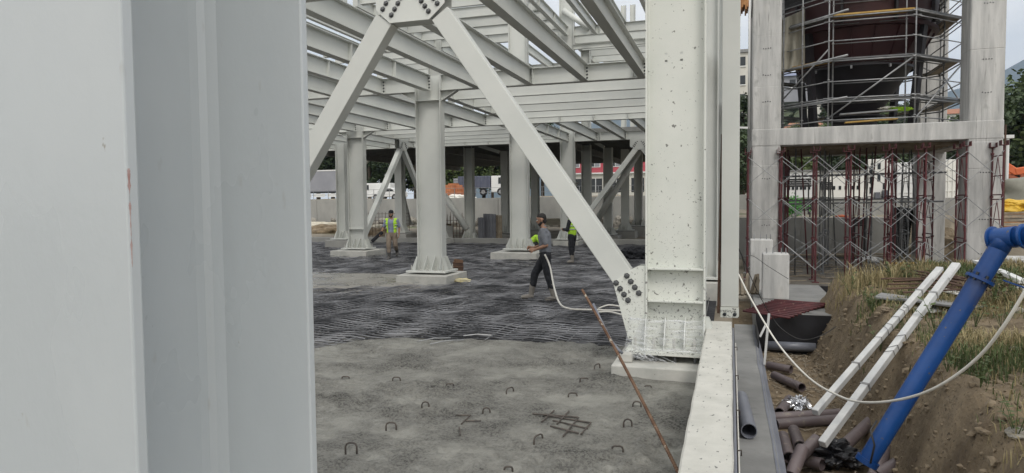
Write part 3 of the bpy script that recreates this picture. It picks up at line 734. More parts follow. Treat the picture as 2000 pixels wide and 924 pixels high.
# upper V braces seen over the floor
for (u, v, u2, v2, Yd) in ((1160, 85, 1190, 118, 38.4), (1222, 82, 1190, 118, 38.4), (1100, 20, 1150, 55, 31.0), (1250, 70, 1215, 125, 44), (1060, 12, 1035, 5, 30), (1195, 118, 1240, 60, 46)):
    a = at(u, v, y=Yd); b = at(u2, v2, y=Yd)
    q = thing('diagonal_brace', 'slim pale brace high up on the upper level', 'brace', tuple(a), 0, 'braces of the upper level'); MB().tube([(0, 0, 0), b-a], .13, 10).build('brace_tube', 'steel', q, smooth=True)
for (u, Yd, z1) in ((1143, 38.8, 14), (1185, 40, 14), (1218, 46, 15), (1236, 46, 15), (1108, 39, 14), (880, 38.7, 12)):
    p = at(u, 100, y=Yd)
    column(p.x, p.y, 5.4, z1, 'pale steel column rising above the floor deck', 'columns of the upper level', w=.34, f=.26, bolts=False, fins=False)
# ============================================================ POST ON THE WALL END, RUSTY BARS
pt = thing('cladding_post', 'slim white steel post bolted to the end of the low wall', 'post', (-.005, 8.9, 0))
bevel(MB().lo_hi((-.105, -.006, .64), (.105, .006, 9)).build('flange', 'steel', pt), .003, 1)
MB().lo_hi((-.005, .006, .64), (.005, .24, 9)).build('web', 'steel', pt)
MB().lo_hi((-.105, .24, .64), (.105, .252, 9)).build('flange', 'steel', pt)
fp = MB().prism([(-.110, -.02, .635), (.110, -.02, .635), (.110, -.02, .525), (.095, -.02, .505), (-.110, -.02, .505)], (0, .012, 0)).build('foot_plate', 'steel_dirty', pt)
for x in (-.06, .06): link('bolt', BOLT_S, fp, (x, -.022, .545))
tcv = bpy.data.curves.new('mark', 'FONT'); tcv.body = '37 \u00b7 FW7 \u00b7 8a'; tcv.size = .036; tcv.align_x = 'CENTER'; tcv.extrude = .0005
tob = bpy.data.objects.new('mark', tcv); COL.objects.link(tob); tob.parent = fp; tob.location = (-.02, -.0225, .572); tob.rotation_euler = (PI/2, 0, 0); tcv.materials.append(MATS['text_black']); tme = bpy.data.meshes.new_from_object(tob.evaluated_get(bpy.context.evaluated_depsgraph_get())); bpy.data.objects.remove(tob); link('mark', tme, fp, (-.02, -.0225, .572), (PI/2, 0, 0))
rb = thing('rusty_angle', 'rusty steel angle standing upright between the column and the wall post', 'steel angle', (0, 0, 0))
a = at(1403, 612, y=8.93); b = at(1411, 262, y=8.96)
MB().bar(a, b, .034, .007, up=(0, 1, 0)).build('leg', 'rust_dark', rb); MB().bar(a+Vector((.022, .02, 0)), b+Vector((.022, .02, 0)), .006, .045, up=(0, 1, 0)).build('leg', 'rust_dark', rb)
# long rusty ribbed bar leaning on the slab
a = at(1322, 935, z=.04); b = at(1137, 566, y=7.25)
a = Vector((-.32, 4.75, .06))
rbm = MB(); pts = [a+(b-a)*(k/40)+Vector((0, 0, .035*math.sin(PI*k/40))) for k in range(41)]
rbm.tube(pts, .0105, 8); ax = (b-a).normalized()
for k in range(118):
    q = a+(b-a)*((k+.5)/118)+Vector((0, 0, .035*math.sin(PI*(k+.5)/118))); rbm.tube([q-ax*.004, q+ax*.004], .0145, 8)
ro = rbm.build('ribbed_bar', 'rust'); tag(ro, 'long rusty ribbed steel bar leaning across the fresh concrete to the wall', 'rebar')
hp = [at(1158, 593, y=7.35), at(1180, 640, y=7.32), at(1195, 668, y=7.30), at(1208, 684, y=7.28), at(1216, 690, y=7.3)]
tag(MB().tube(hp, .016, 10).build('conduit_pipe', 'pvc_grey', smooth=True), 'short grey plastic conduit rising beside the rusty ribbed bar', 'pipe')
sb = thing('mortar_block', 'small rough mortar block on the corner of the column plinth', 'block', (-1.12, 7.75, .135))
bevel(MB().box((0, 0, .055), (.13, .14, .11)).build('block', 'plinth', sb), .02, 2)

# ---- stretch film round the foot of the splattered column
fl = thing('stretch_film', 'clear plastic film wrapped round the foot of the splattered column', 'film', (gx(0), gy(0), .262))
m = MB(); ring = [(-.58, .05), (-.56, -.28), (-.33, -.43), (-.12, -.42), (.12, -.42), (.345, -.41), (.36, -.1), (.36, .2)]
NZ = 7; pts2 = []
for k in range(len(ring)-1):
    for q in range(8):
        t = q/8; pts2.append((ring[k][0]*(1-t)+ring[k+1][0]*t, ring[k][1]*(1-t)+ring[k+1][1]*t))
pts2.append(ring[-1])
for iz in range(NZ+1):
    for k, (x, y) in enumerate(pts2):
        zz = iz/NZ; sq = 1-.10*zz; h = .34+.03*nz3(k*.25, 2) - (.10*sstep(8, 0, k))
        m.v.append((x*sq+.010*nz3(k*.8, iz*.9), y*sq+.014*nz3(k*.9, iz*.8, 4), .015+h*zz))
n = len(pts2)
for iz in range(NZ):
    for k in range(n-1): a = iz*n+k; m.f.append((a, a+1, a+n+1, a+n))
m.build('sheet', 'film', fl, smooth=True)
m = MB()
for k in range(26):     # gathered rim and torn strands
    a = Vector((-.50+rnd.uniform(-.05, .25), -.38+rnd.uniform(-.05, .03), .02)); m.tube([a, a+Vector((rnd.uniform(.02, .12), rnd.uniform(-.12, -.02), -.06)), a+Vector((rnd.uniform(.08, .3), rnd.uniform(-.16, -.04), -.115))], .0035, 4)
rim = [(pts2[k][0]*.9, pts2[k][1]*.9-.004, .355+.03*nz3(k*.25, 2)-.10*sstep(8, 0, k)) for k in range(n)]; m.tube(rim, .010, 5)
m.tube([(pts2[k][0]*1.0, pts2[k][1]*1.0-.004, .02) for k in range(n)], .009, 5)
m.build('rim', 'film', fl, smooth=True)

# ---- hoops of bent bar sticking out of the fresh concrete: (u left, u right, v foot, v top)
hoops = [(675, 697, 887, 867), (754, 774, 838, 823), (668, 682, 740, 736), (767, 782, 748, 742), (824, 838, 797, 786), (872, 886, 757, 753), (943, 957, 807, 797),
         (989, 994, 768, 759), (985, 1001, 920, 913), (1043, 1049, 866, 851), (1194, 1217, 885, 872), (1218, 1234, 835, 821), (1236, 1252, 794, 784), (1259, 1272, 758, 754), (1110, 1127, 776, 769), (1161, 1169, 722, 714), (1133, 1148, 747, 744)]
for (ul, ur, vf, vt) in hoops:
    a = at(ul, vf, z=.0); b = at(ur, vf, z=.0); d = (a-Vector((0, 0, CAM_Z))).length
    if (b-a).length < .05: b = a+Vector((.045, .10, 0))
    h = max(.02, (vf-vt)/FPX*d*1.02); w2 = (b-a); r = min(.03, h*.6); t = w2.normalized(); z0 = -.04; a.z = b.z = slab_z((a.x+b.x)/2, a.y)
    P = [a+Vector((0, 0, z0)), a+Vector((0, 0, h-r)), a+t*(r*.3)+Vector((0, 0, h-r*.3)), a+t*r+Vector((0, 0, h)), b-t*r+Vector((0, 0, h)), b-t*(r*.3)+Vector((0, 0, h-r*.3)), b+Vector((0, 0, h-r)), b+Vector((0, 0, z0))]
    o = MB().tube(P, .0075, 8).build('bar_hoop', 'rebar_loop', smooth=True); tag(o, 'small hoop of bent bar sticking out of the fresh concrete', 'bar hoop', 'bar hoops in the fresh concrete')
# half-buried mesh
def onslab(u, v, h):
    q = at(u, v, z=0); return at(u, v, z=slab_z(q.x, q.y)+h)
ms = thing('bar_mesh', 'half-buried square of crossing bars in the fresh concrete', 'bar mesh', (0, 0, 0))
for (u, v, u2, v2) in [(1040, 808, 1129, 815), (1061, 810, 1155, 826), (1080, 821, 1148, 837), (1075, 832, 1130, 846), (1058, 824, 1082, 802), (1088, 828, 1111, 803), (1100, 852, 1130, 816), (1135, 848, 1154, 826)]:
    MB().tube([onslab(u, v, .012), onslab((u+u2)/2, (v+v2)/2, .016), onslab(u2, v2, .012)], .008, 6).build('bar', 'rebar_loop', ms)
ms2 = thing('bar_mesh', 'small corner of bars just showing above the fresh concrete', 'bar mesh', (0, 0, 0))
for (u, v, u2, v2) in [(890, 811, 918, 811), (901, 828, 919, 811), (910, 822, 940, 822), (897, 835, 899, 850)]:
    MB().tube([onslab(u, v, .010), onslab(u2, v2, .016)], .007, 6).build('bar', 'rebar_loop', ms2)

# ---- clutter on the mat
bx_ = at(891, 536, z=.0); bk = thing('rusty_box', 'rusty brown open tin box standing beside the clean column plinth', 'box', (bx_.x+.02, bx_.y+.1, -.02), .35)
bevel(MB().lo_hi((-.14, -.16, 0), (.14, .16, .34)).build('body', 'rust_dark', bk), .01, 1)
for s in (-1, 1): bevel(MB().prism([(-.15, s*.17, .34), (.15, s*.17, .34), (.13, s*.17, .40), (-.10, s*.17, .44)], (0, -s*.014, 0)).build('side_flap', 'rust', bk), .003, 1)
MB().lo_hi((-.15, -.17, .23), (.15, .17, .25)).build('band', 'rust', bk)
fo_ = at(900, 549, z=.02); m = MB()
fb_ = thing('foam_lump', 'lump of yellow foam squeezed out at the plinth corner', 'foam', tuple(fo_))
bmm = bmesh.new(); bmesh.ops.create_icosphere(bmm, subdivisions=3, radius=1)
for v in bmm.verts:
    k = 1+.35*fbm(v.co.x*2, v.co.y*2, v.co.z*2); v.co = Vector((v.co.x*.26*k, v.co.y*.10*k, v.co.z*.07*k))
me = bpy.data.meshes.new('lump'); bmm.to_mesh(me); bmm.free(); me.materials.append(MATS['foam']); link('lump', me, fb_, None, (0, 0, .5))
def crumple(name, parent, r, mt, seed, squash=(1, 1, .6), sub=4, amp=.5, freq=2.2, smooth=False):
    b = bmesh.new(); bmesh.ops.create_icosphere(b, subdivisions=sub, radius=1)
    for v in b.verts:
        k = 1+amp*fbm(v.co.x*freq+seed, v.co.y*freq, v.co.z*freq, 4); v.co = Vector((v.co.x*r*k*squash[0], v.co.y*r*k*squash[1], v.co.z*r*k*squash[2]))
    me = bpy.data.meshes.new(name); b.to_mesh(me); b.free(); me.materials.append(MATS[mt])
    if smooth: me.polygons.foreach_set('use_smooth', [True]*len(me.polygons))
    return link(name, me, parent)
p = at(1238, 505, z=.0); t = thing('tarpaulin', 'dark crumpled tarpaulin heap on the reinforcement behind the wide brace', 'tarpaulin', (p.x, p.y, .12)); crumple('sheet', t, .42, 'cloth_black', 3, (1.2, .8, .62))
for k, (u, v) in enumerate(((870, 527), (1000, 519))):
    p = at(u, v, z=.02); t = thing('wire_coil', 'tangled coil of dark tie wire lying on the reinforcement', 'wire', tuple(p), 0, 'tie wire coils'); m = MB()
    for q in range(9):
        P = [(rnd.uniform(.9, 1.1)*.55*math.cos(a*.5+q), .22*math.sin(a*.5+q)+rnd.uniform(-.06, .06), .05+.05*rnd.random()) for a in range(14)]; m.tube(P, .006, 4)
    m.build('wire', 'rebar', t)

# ============================================================ TRENCH, RAFT, PEDESTALS
rf = thing('raft_foundation', 'concrete raft with black waterproofing on its sides beyond the trench', 'foundation', (0, 0, 0))
bevel(MB().lo_hi((.42, 12.0, -.7), (1.85, 16.2, .10)).build('slab', 'footing', rf), .01, 1)
bevel(MB().lo_hi((1.853, 12.6, -.7), (2.75, 14.4, .09)).build('slab', 'footing', rf), .01, 1)
bevel(MB().lo_hi((.42, 16.203, -.8), (9.5, 26.9, -.13)).build('slab', 'mud', rf), .01, 1)
MB().lo_hi((.41, 11.985, -.7), (2.4, 11.998, .085)).build('membrane', 'membrane', rf)
MB().lo_hi((1.86, 16.10, -.9), (4.5, 16.198, .09)).build('membrane', 'membrane', rf)
MB().lo_hi((1.852, 14.42, -.8), (1.862, 16.1, .085)).build('membrane', 'membrane', rf)
MB().lo_hi((.404, 10.6, -.7), (.412, 11.98, -.02)).build('membrane', 'membrane', rf)
o = MB().pipe((.55, 11.86, -.42), (1.32, 11.88, -.42), .075, .066).build('drain_pipe', 'pvc_grey', smooth=True); tag(o, 'grey plastic drain pipe lying against the foot of the black raft side', 'pipe')
# pedestal in front of the frame, with starter bolts
p = at(1515, 585, z=.10); pd = thing('concrete_pedestal', 'pale concrete pedestal with four starter bolts, in front of the concrete frame', 'pedestal', (p.x, p.y+.24, .1))
bevel(MB().lo_hi((-.235, -.24, 0), (.235, .24, .86)).build('block', 'concrete', pd), .02, 2)
for x in (-.16, -.05, .10, .18): MB().tube([(x, -.1, .86), (x, -.1, .965)], .010, 8).build('starter_bolt', 'galv', pd)
p = at(1480, 580, z=.10); pd = thing('concrete_pedestal', 'narrow concrete pedestal half hidden behind the one with four bolts', 'pedestal', (p.x+.09, p.y+1.4, -.1))
bevel(MB().lo_hi((-.2, -.24, 0), (.24, .24, 1.25)).build('block', 'concrete', pd), .02, 2)
for x in (-.12, 0.0, .12, .2): MB().tube([(x, -.1, 1.25), (x, -.1, 1.36)], .010, 8).build('starter_bolt', 'galv', pd)
# dark red tubes stacked on the raft
q0 = at(1452, 607, z=.20); LENS = at(1620, 593, z=.22)
gl = 'dark red steel frame tube from the stack on the raft edge'
for k in range(11):
    f = k/10; a = at(1452+f*60, 607-f*21, z=.17+.02*(k % 2)); b = at(1543+f*74, 621-f*27, z=.17+.02*(k % 2)); 
    o = MB().tube([a, b], .019, 10).build('steel_tube', 'oxide_red', smooth=True); tag(o, gl, 'tube', 'dark red tubes on the raft')
for k in range(4):
    a = at(1500+k*6, 622-k*2, z=.125); b = at(1612+k*5, 598-k, z=.125); o = MB().tube([a, b], .024, 10).build('steel_tube', 'oxide_red', smooth=True); tag(o, 'dark red frame tube laid crosswise under the stack on the raft', 'tube', 'cross tubes under the stack')
# timber offcuts leaning behind the raft
for k in range(7):
    u = 1444+k*6; a = at(u, 577-rnd.uniform(0, 4), z=.11); t = bevel(MB().bar((0, 0, 0), (rnd.uniform(-.05, .1), .18, .30+rnd.uniform(-.06, .1)), .05, .09).build('timber_offcut', 'plank', loc=a), .004, 1); tag(t, 'short timber offcut leaning by the bolted pedestal', 'timber', 'timber offcuts by the pedestal')
a = at(1483, 560, z=.11); t = bevel(MB().lo_hi((-.05, -.03, 0), (.06, .03, .26)).build('timber_block', 'timber_orange', loc=a), .004, 1); tag(t, 'light orange timber block standing beside the bolted pedestal', 'timber')
for k in range(9):
    a = at(rnd.uniform(1448, 1484), 545-k*1.6, z=-.05+.02*k*.3); o = MB().bar((0, 0, 0), (rnd.uniform(.3, .6), .05*rnd.uniform(-1, 1), .0), .03, .02).build('steel_strip', 'galv', loc=a); tag(o, 'light metal strip lying in the pile behind the pedestals', 'steel strip', 'metal strips by the pedestals')

# white propped sticks by the footing
for (u, v, u2, v2, lab) in ((1502, 612, 1493, 712, 'thin white plastic stick standing against the black raft side'), (1497, 632, 1484, 658, 'short white plastic stick leaning beside the taller one')):
    a = at(u2, v2, z=-.2 if v2 > 700 else -.1); d = a.y; b = at(u, v, y=d+.1); o = MB().bar(a, b, .03, .018, up=(0, 1, 0)).build('plastic_stick', 'white_tube'); tag(o, lab, 'stick')

# brown plastic pipes: (u,v) of both ends, z of both ends, radius
PR = .058
pipes = [((1500, 713), (1545, 722), -.46, -.46, 'brown plastic pipe lying under the white stick'),
         ((1512, 733), (1566, 757), -.47, -.46, 'brown plastic pipe offcut lying alone in the trench, open end forward'),
         ((1543, 780), (1522, 806), -.47, -.47, 'short brown pipe offcut beside the crumpled foil'),
         ((1508, 816), (1640, 808), -.49, -.48, 'long brown pipe lying across the trench, farther of the pair'),
         ((1516, 829), (1642, 819), -.49, -.48, 'long brown pipe lying across the trench, nearer of the pair'),
         ((1529, 852), (1541, 894), -.47, -.46, 'short brown pipe offcut lying beside the grey sheet edge'),
         ((1550, 840), (1562, 872), -.46, -.45, 'short brown pipe offcut lying beside the crossed pipes'),
         ((1553, 900), (1596, 858), -.42, -.28, 'brown pipe offcut lying on top of two others'),
         ((1545, 930), (1567, 876), -.46, -.30, 'brown pipe offcut pointing out of the trench under another'),
         ((1550, 892), (1606, 908), -.47, -.46, 'brown pipe offcut half under the black plastic bag'),
         ((1628, 890), (1700, 824), -.42, .12, 'brown pipe leaning on the bank beside the blue pipe foot'),
         ((1706, 935), (1745, 838), -.40, .18, 'brown pipe standing steeply against the bank'),
         ((1712, 930), (1796, 882), -.38, .10, 'brown pipe leaning on the bank with its open end up')]
for (e1, e2, z1, z2, lab) in pipes:
    a = at(*e1, z=z1); b = at(*e2, z=z2) if abs(z2-z1) < .2 else None
    if b is None: b = at(*e2, y=a.y+(.75 if e2[1] < 860 else .35))
    o = MB().pipe(a, b, PR, PR-.008, 20).build('plastic_pipe', 'pvc_brown', smooth=True); tag(o, lab, 'pipe'); o.data.polygons.foreach_set('use_smooth', [True]*len(o.data.polygons))
    em = o.modifiers.new('edge', 'EDGE_SPLIT'); em.split_angle = R(50)
a = at(1447, 776, z=-.12); b = at(1463, 842, z=-.12)
o = MB().pipe(a, b, .07, .063, 20).build('plastic_pipe', 'pvc_grey', smooth=True); o.modifiers.new('edge', 'EDGE_SPLIT').split_angle = R(50); tag(o, 'grey plastic pipe offcut lying on the strip footing', 'pipe')
p = at(1560, 796, z=-.5); t = thing('foil_scrap', 'crumpled shiny foil scrap on the trench floor', 'foil', (p.x, p.y, -.46)); crumple('foil', t, .12, 'foil', 5, (1, .9, .7), 4, .9, 3)
p = at(1632, 905, z=-.5); t = thing('plastic_bag', 'black plastic bag crumpled at the foot of the blue pipe', 'bag', (p.x, p.y, -.42)); crumple('bag', t, .15, 'black_plastic', 8, (1.5, .9, .75), 5, .6, 2.4)
p = at(1612, 884, z=-.5); t = thing('paper_scrap', 'white paper scrap beside the black bag', 'paper', (p.x, p.y, -.44)); crumple('scrap', t, .085, 'paint_white', 2, (1.4, .6, .25), 3, .7)
p = at(1600, 575, z=.1); 

# ---- blue pipe with elbow
bp = thing('blue_pipe', 'thick blue steel pipe with flanged elbow leaning against the grassy bank', 'pipe', (0, 0, 0))
A = at(1693, 902, y=6.05); Bp = at(1953, 482, y=6.15)
axis = (Bp-A).normalized(); RB = .071
MB().pipe(A, Bp-axis*.02, RB, RB-.012, 36).build('pipe', 'blue_paint', bp, smooth=True).modifiers.new('edge', 'EDGE_SPLIT').split_angle = R(45)
MB().tube([A-axis*.015, A+axis*.03], RB+.018, 36).build('flange', 'blue_paint', bp)
F1 = at(1938, 505, y=6.68); MB().tube([Bp-axis*.30, Bp-axis*.275], RB+.032, 36).build('flange', 'blue_paint', bp)
hor = (at(2090, 462, y=5.75)-at(1975, 470, y=6.05)).normalized()
E0 = Bp; E1 = Bp+axis*.05
MB().tube([E0-axis*.03, E1+axis*.06], RB+.002, 36).build('elbow', 'blue_paint', bp, smooth=True)
C = E1+axis*.03
MB().tube([C-hor*.085, C+hor*.08], [RB+.006, RB+.012], 36).build('elbow_body', 'blue_paint', bp, smooth=False)
MB().tube([C-hor*.10, C-hor*.085], RB+.024, 36).build('cap_flange', 'blue_paint', bp)
MB().tube([C+hor*.05, C+hor*2.6], RB, 36).build('pipe', 'blue_paint', bp, smooth=True)
MB().tube([C+hor*.13, C+hor*.15], RB+.024, 36).build('flange', 'blue_paint', bp)
MB().bar(Bp-axis*.28+Vector((.12, -.1, 0)), Bp-axis*.28+Vector((.36, -.12, -.09)), .03, .012).build('lever', 'blue_paint', bp)
MB().tube([C-hor*.108-Vector((0, 0, -.02)), C-hor*.108-Vector((.02, 0, .06))], .018, 8).build('handle', 'blue_paint', bp)
for k in range(8):
    a = 2*PI*k/8; sx = axis.cross(Vector((0, 0, 1))).normalized(); sy = axis.cross(sx)
    q = Bp-axis*.29+sx*((RB+.02)*math.cos(a))+sy*((RB+.02)*math.sin(a)); MB().tube([q-axis*.025, q+axis*.04], .011, 6).build('bolt', 'bolt_dark', bp)
cb = [at(1700, 905, y=5.9), at(1708, 870, y=5.85), at(1700, 840, y=5.9), at(1712, 822, y=6.0)]
tag(MB().tube(cb, .008, 6).build('cable', 'cable_dark', smooth=True), 'dark cable hanging down at the foot of the blue pipe', 'cable')

# ---- white square posts lying on the bank
for (e1, e2, y1, y2, lab, wd) in (((1606, 868), (1868, 516), 6.5, 8.5, 'long white square post lying up the bank beside the blue pipe', .070), ((1592, 806), (1836, 524), 7.0, 9.3, 'long white square post lying up the bank, tied with dark wire', .066)):
    a = at(*e1, y=y1); b = at(*e2, y=y2); t = thing('square_post', lab, 'post', tuple(a)); d = b-a; L = d.length; d.normalize()
    bevel(MB().bar((0, 0, 0), (b-a)*.955, wd, wd).build('tube', 'white_tube', t), .008, 2)
    bevel(MB().bar((b-a)*.90, (b-a), wd*1.22, wd*.7).build('end_sleeve', 'white_tube', t), .006, 1)
    x = d.cross(Vector((0, 0, 1))).normalized(); y = x.cross(d)
    for k in range(6 if 'wire' in lab else 3):
        c = d*(L*(.45+.045*k+rnd.uniform(-.01, .01))); h = wd/2+.006; sk = d*rnd.uniform(-.08, .08)
        MB().tube([c+x*h+y*h, c-x*h+y*h+sk, c-x*h-y*h+sk, c+x*h-y*h, c+x*h+y*h], .0026, 4).build('tie_wire', 'cable_dark', t)
    for k in (.28, .80): MB().bar(d*(L*k)-d*.012, d*(L*k)+d*.012, wd+.008, wd+.008).build('joint_band', 'grey_sheet', t)

# ---- hoses and cables
def catenary(pts, r, name, mt, lab, cat, n=40, group=None):
    P = [Vector(p) for p in pts]; out = []
    for s in range(len(P)-1):
        p0 = P[max(s-1, 0)]; p1 = P[s]; p2 = P[s+1]; p3 = P[min(s+2, len(P)-1)]
        for k in range(n//(len(P)-1)+1):
            t = k/(n//(len(P)-1)+1); out.append(.5*((2*p1)+(-p0+p2)*t+(2*p0-5*p1+4*p2-p3)*t*t+(-p0+3*p1-3*p2+p3)*t**3))
    out.append(P[-1]); return tag(MB().tube(out, r, 10).build(name, mt, smooth=True), lab, cat, group)
catenary([at(1441, 533, y=8.95), at(1470, 590, y=8.7), at(1520, 672, y=8.2), at(1580, 738, y=7.5), at(1640, 774, y=6.8), at(1690, 786, y=6.25), at(1760, 780, y=5.75), at(1830, 756, y=5.3), at(1905, 703, y=5.0), at(1960, 637, y=4.8), at(2010, 555, y=4.7), at(2060, 470, y=4.6)], .0100, 'water_hose', 'hose_white', 'cream hose hanging in a long loop from the wall post to the right', 'hose', 66)
catenary([at(1440, 478, y=9.1), at(1475, 560, y=10.5), at(1505, 615, y=11), at(1530, 645, y=11), at(1565, 663, y=11), at(1605, 655, y=11), at(1660, 620, y=11.3), at(1720, 585, y=11.8)], .006, 'power_cable', 'cable_dark', 'thin dark cable sagging across the trench to the bank', 'cable', 48)
catenary([at(1441, 505, y=9.1), at(1470, 500, y=13), at(1500, 520, y=13.4), at(1540, 545, y=13.4)], .005, 'power_cable', 'cable_dark', 'thin dark cable passing in front of the bolted pedestal', 'cable', 30)
# worker's hose lying to the column
catenary([at(1064, 497, y=13.0), at(1074, 520, y=13.0), at(1082, 560, y=12.7), at(1093, 592, y=12.2), at(1112, 603, z=.05), at(1150, 605, z=.04), at(1215, 607, z=.04)], .017, 'water_hose', 'hose_white', 'white hose trailing from the hands of the worker in the grey shirt', 'hose', 48)
for k, (v1, v2, v3) in enumerate(((603, 596, 601), (610, 609, 617))):
    catenary([at(1168, v1, z=.04), at(1190, v2, z=.05), at(1222, v3, z=.04)], .015, 'hose_end', 'hose_white', 'loose white hose end lying behind the foot gusset', 'hose', 16, 'loose hose ends')

# ============================================================ GRASS, WEEDS AND CLODS ON THE BANK
def blades(count, test, hmin, hmax, mt, name, lab, wd=.006, lean=.6):
    m = MB(); n = 0; tries = 0
    while n < count and tries < count*12:
        tries += 1; x = rnd.uniform(1.3, 9.5); y = rnd.uniform(3.2, 14.6)
        if x > .55*y+1.2 and x > 3.6: continue
        d = test(x, y)
        if rnd.random() > d: continue
        z = gz(x, y); h = rnd.uniform(hmin, hmax)*(.6+.6*d); a = rnd.uniform(0, 2*PI); l = rnd.uniform(.1, lean)*h
        dx, dy = math.cos(a), math.sin(a); wv = wd*(.6+.06*y)*rnd.uniform(.7, 1.3)
        px, py = -dy*wv, dx*wv
        m.add([(x-px, y-py, z-.01), (x+px, y+py, z-.01), (x+dx*l*.35+px*.7, y+dy*l*.35+py*.7, z+h*.6), (x+dx*l*.35-px*.7, y+dy*l*.35-py*.7, z+h*.6), (x+dx*l, y+dy*l, z+h*(1-.35*l/h))], [(0, 1, 2, 3), (3, 2, 4)]); n += 1
    o = m.build(name, mt); tag(o, lab, 'grass', kind='stuff')
def dens(x, y):
    e = sstep(1.52, 1.92, x+.28*nz3(y*.9, x*.9)); return e*max(0, min(1, .55+1.0*fbm(x*.7, y*.7, 12, 3)))*(1-sstep(13.4, 14.6, y))
blades(26000, lambda x, y: dens(x, y)*(.25+.75*sstep(-.15, .25, fbm(x*.55, y*.55, 20))), .07, .19, 'grass_green', 'green_grass', 'green grass growing on top of the bank', .0045)
blades(20000, lambda x, y: dens(x+.05, y)*(.2+.8*sstep(.12, -.25, fbm(x*.55, y*.55, 20))), .07, .22, 'grass_dry', 'dry_grass', 'dry yellow grass matted over the top of the bank', .004, 1.3)
# straw-coloured tall weeds at the far crest
blades(2600, lambda x, y: (1-sstep(12.2, 13.4, y))*sstep(10.6, 12, y)*sstep(1.5, 1.8, x)*(1-sstep(2.6, 3.4, x)), .18, .42, 'grass_dry', 'tall_grass', 'taller straw coloured grass on the far crest of the bank', .0045, .8)
# individual leafy weeds
def weed_mesh(seed, mt, h=.35, n=46):
    r = random.Random(seed); m = MB()
    for s in range(7):
        a = r.uniform(0, 2*PI); top = Vector((math.cos(a)*h*r.uniform(.15, .6), math.sin(a)*h*r.uniform(.15, .6), h*r.uniform(.6, 1))); m.tube([(0, 0, -.02), top*.5+Vector((0, 0, .04)), top], [.004, .003, .0015], 4)
        for k in range(n//7):
            t = r.uniform(.3, 1); c = top*t; b = r.uniform(0, 2*PI); L = r.uniform(.03, .075); d = Vector((math.cos(b), math.sin(b), r.uniform(-.2, .5)))*L; sd = Vector((-math.sin(b), math.cos(b), .1))*L*.28
            m.add([c, c+d*.5+sd, c+d, c+d*.5-sd], [(0, 1, 2, 3)])
    return m.mesh('weed', mt)
WEED = [weed_mesh(k, 'grass_green') for k in range(4)]
for k, (u, v, s) in enumerate([(1690, 545, 1.1), (1745, 556, 1.2), (1770, 552, .9), (1800, 562, .9), (1720, 690, .8), (1830, 662, 1.2), (1860, 670, 1.0), (1880, 655, .9), (1760, 640, .8), (1940, 600, 1.2), (1965, 590, 1.1), (1985, 580, 1.2), (1905, 640, .9), (1915, 760, .8), (1850, 735, .7), (1985, 860, .8), (1705, 610, .9), (1660, 575, 1.0), (1955, 640, .8)]):
    best = None                                       # walk the pixel's ray down to the ground
    d = (u-1000)/FPX*_r-(v-462)/FPX*_u+_f; q = Vector((0, 0, CAM_Z)); s_ = 2.5
    while s_ < 16:
        c = q+d*s_
        if c.z < gz(c.x, c.y): best = c; break
        s_ += .04
    if best is None: continue
    o = link('weed', WEED[k % 4], None, (best.x, best.y, gz(best.x, best.y)), (0, 0, rnd.uniform(0, 6))); o.scale = (s, s, s)
    tag(o, 'leafy green weed growing among the grass of the bank', 'weed', 'weeds on the bank')
# clods on the bank face and rubble on the trench floor
def rock_mesh(seed, mt, sub=2):
    b = bmesh.new(); bmesh.ops.create_icosphere(b, subdivisions=sub, radius=1)
    for v in b.verts: v.co *= 1+.45*fbm(v.co.x*1.3+seed*5, v.co.y*1.3, v.co.z*1.3, 3)
    me = bpy.data.meshes.new('rock'); b.to_mesh(me); b.free(); me.materials.append(MATS[mt]); return me
def rubble(count, fn, mt, name, lab, rmin, rmax):
    base = []
    for k in range(5):
        me = rock_mesh(k, mt, 1); base.append(([v.co.copy() for v in me.vertices], [tuple(p.vertices) for p in me.polygons]))
    m = MB()
    for k in range(count):
        x, y = fn(); r = rmin*(rmax/rmin)**(rnd.random()**2.2); vs, fs = base[k % 5]; M = Matrix.Rotation(rnd.uniform(0, 6), 3, 'Z') @ Matrix.Diagonal((1, rnd.uniform(.5, 1), rnd.uniform(.4, .9)))
        c = Vector((x, y, gz(x, y)+r*.15)); m.add([M @ v*r+c for v in vs], fs)
    tag(m.build(name, mt), lab, 'rubble', kind='stuff')
rubble(1900, lambda: (rnd.uniform(1.15, 2.1), rnd.uniform(3.3, 12.4)), 'clod', 'earth_clods', 'small clods of earth on the cut face of the bank', .008, .05)
rubble(700, lambda: (rnd.uniform(.5, 1.4), rnd.uniform(4.5, 11.8)), 'clod', 'trench_gravel', 'loose gravel and clods on the trench floor', .008, .045)
m = MB()
for k in range(420):      # splinters and chips
    x = rnd.uniform(.5, 1.35); y = rnd.uniform(5, 11.9) if k % 3 else rnd.uniform(9.6, 11.7); a = rnd.uniform(0, PI); L = rnd.uniform(.03, .16); z = gz(x, y)+.012
    m.bar((x, y, z), (x+L*math.cos(a), y+L*math.sin(a), z+rnd.uniform(-.01, .03)), .012, .006)
tag(m.build('wood_chips', 'plank'), 'scattered wood splinters on the trench floor', 'debris', kind='stuff')
for k, (u, v) in enumerate(((1850, 688), (1985, 685), (1990, 610), (1995, 845), (1790, 585), (1985, 850))):
    d = (u-1000)/FPX*_r-(v-462)/FPX*_u+_f; s_ = 2.5
    while s_ < 16:
        c = Vector((0, 0, CAM_Z))+d*s_
        if c.z < gz(c.x, c.y): break
        s_ += .03
    o = link('stone', rock_mesh(20+k, 'stone', 3), None, (c.x, c.y, c.z+.01), (0, 0, k)); r = .03+.012*(k % 3); o.scale = (r*1.3, r, r*.7); tag(o, 'pale loose stone lying in the grass of the bank', 'stone', 'stones on the bank')
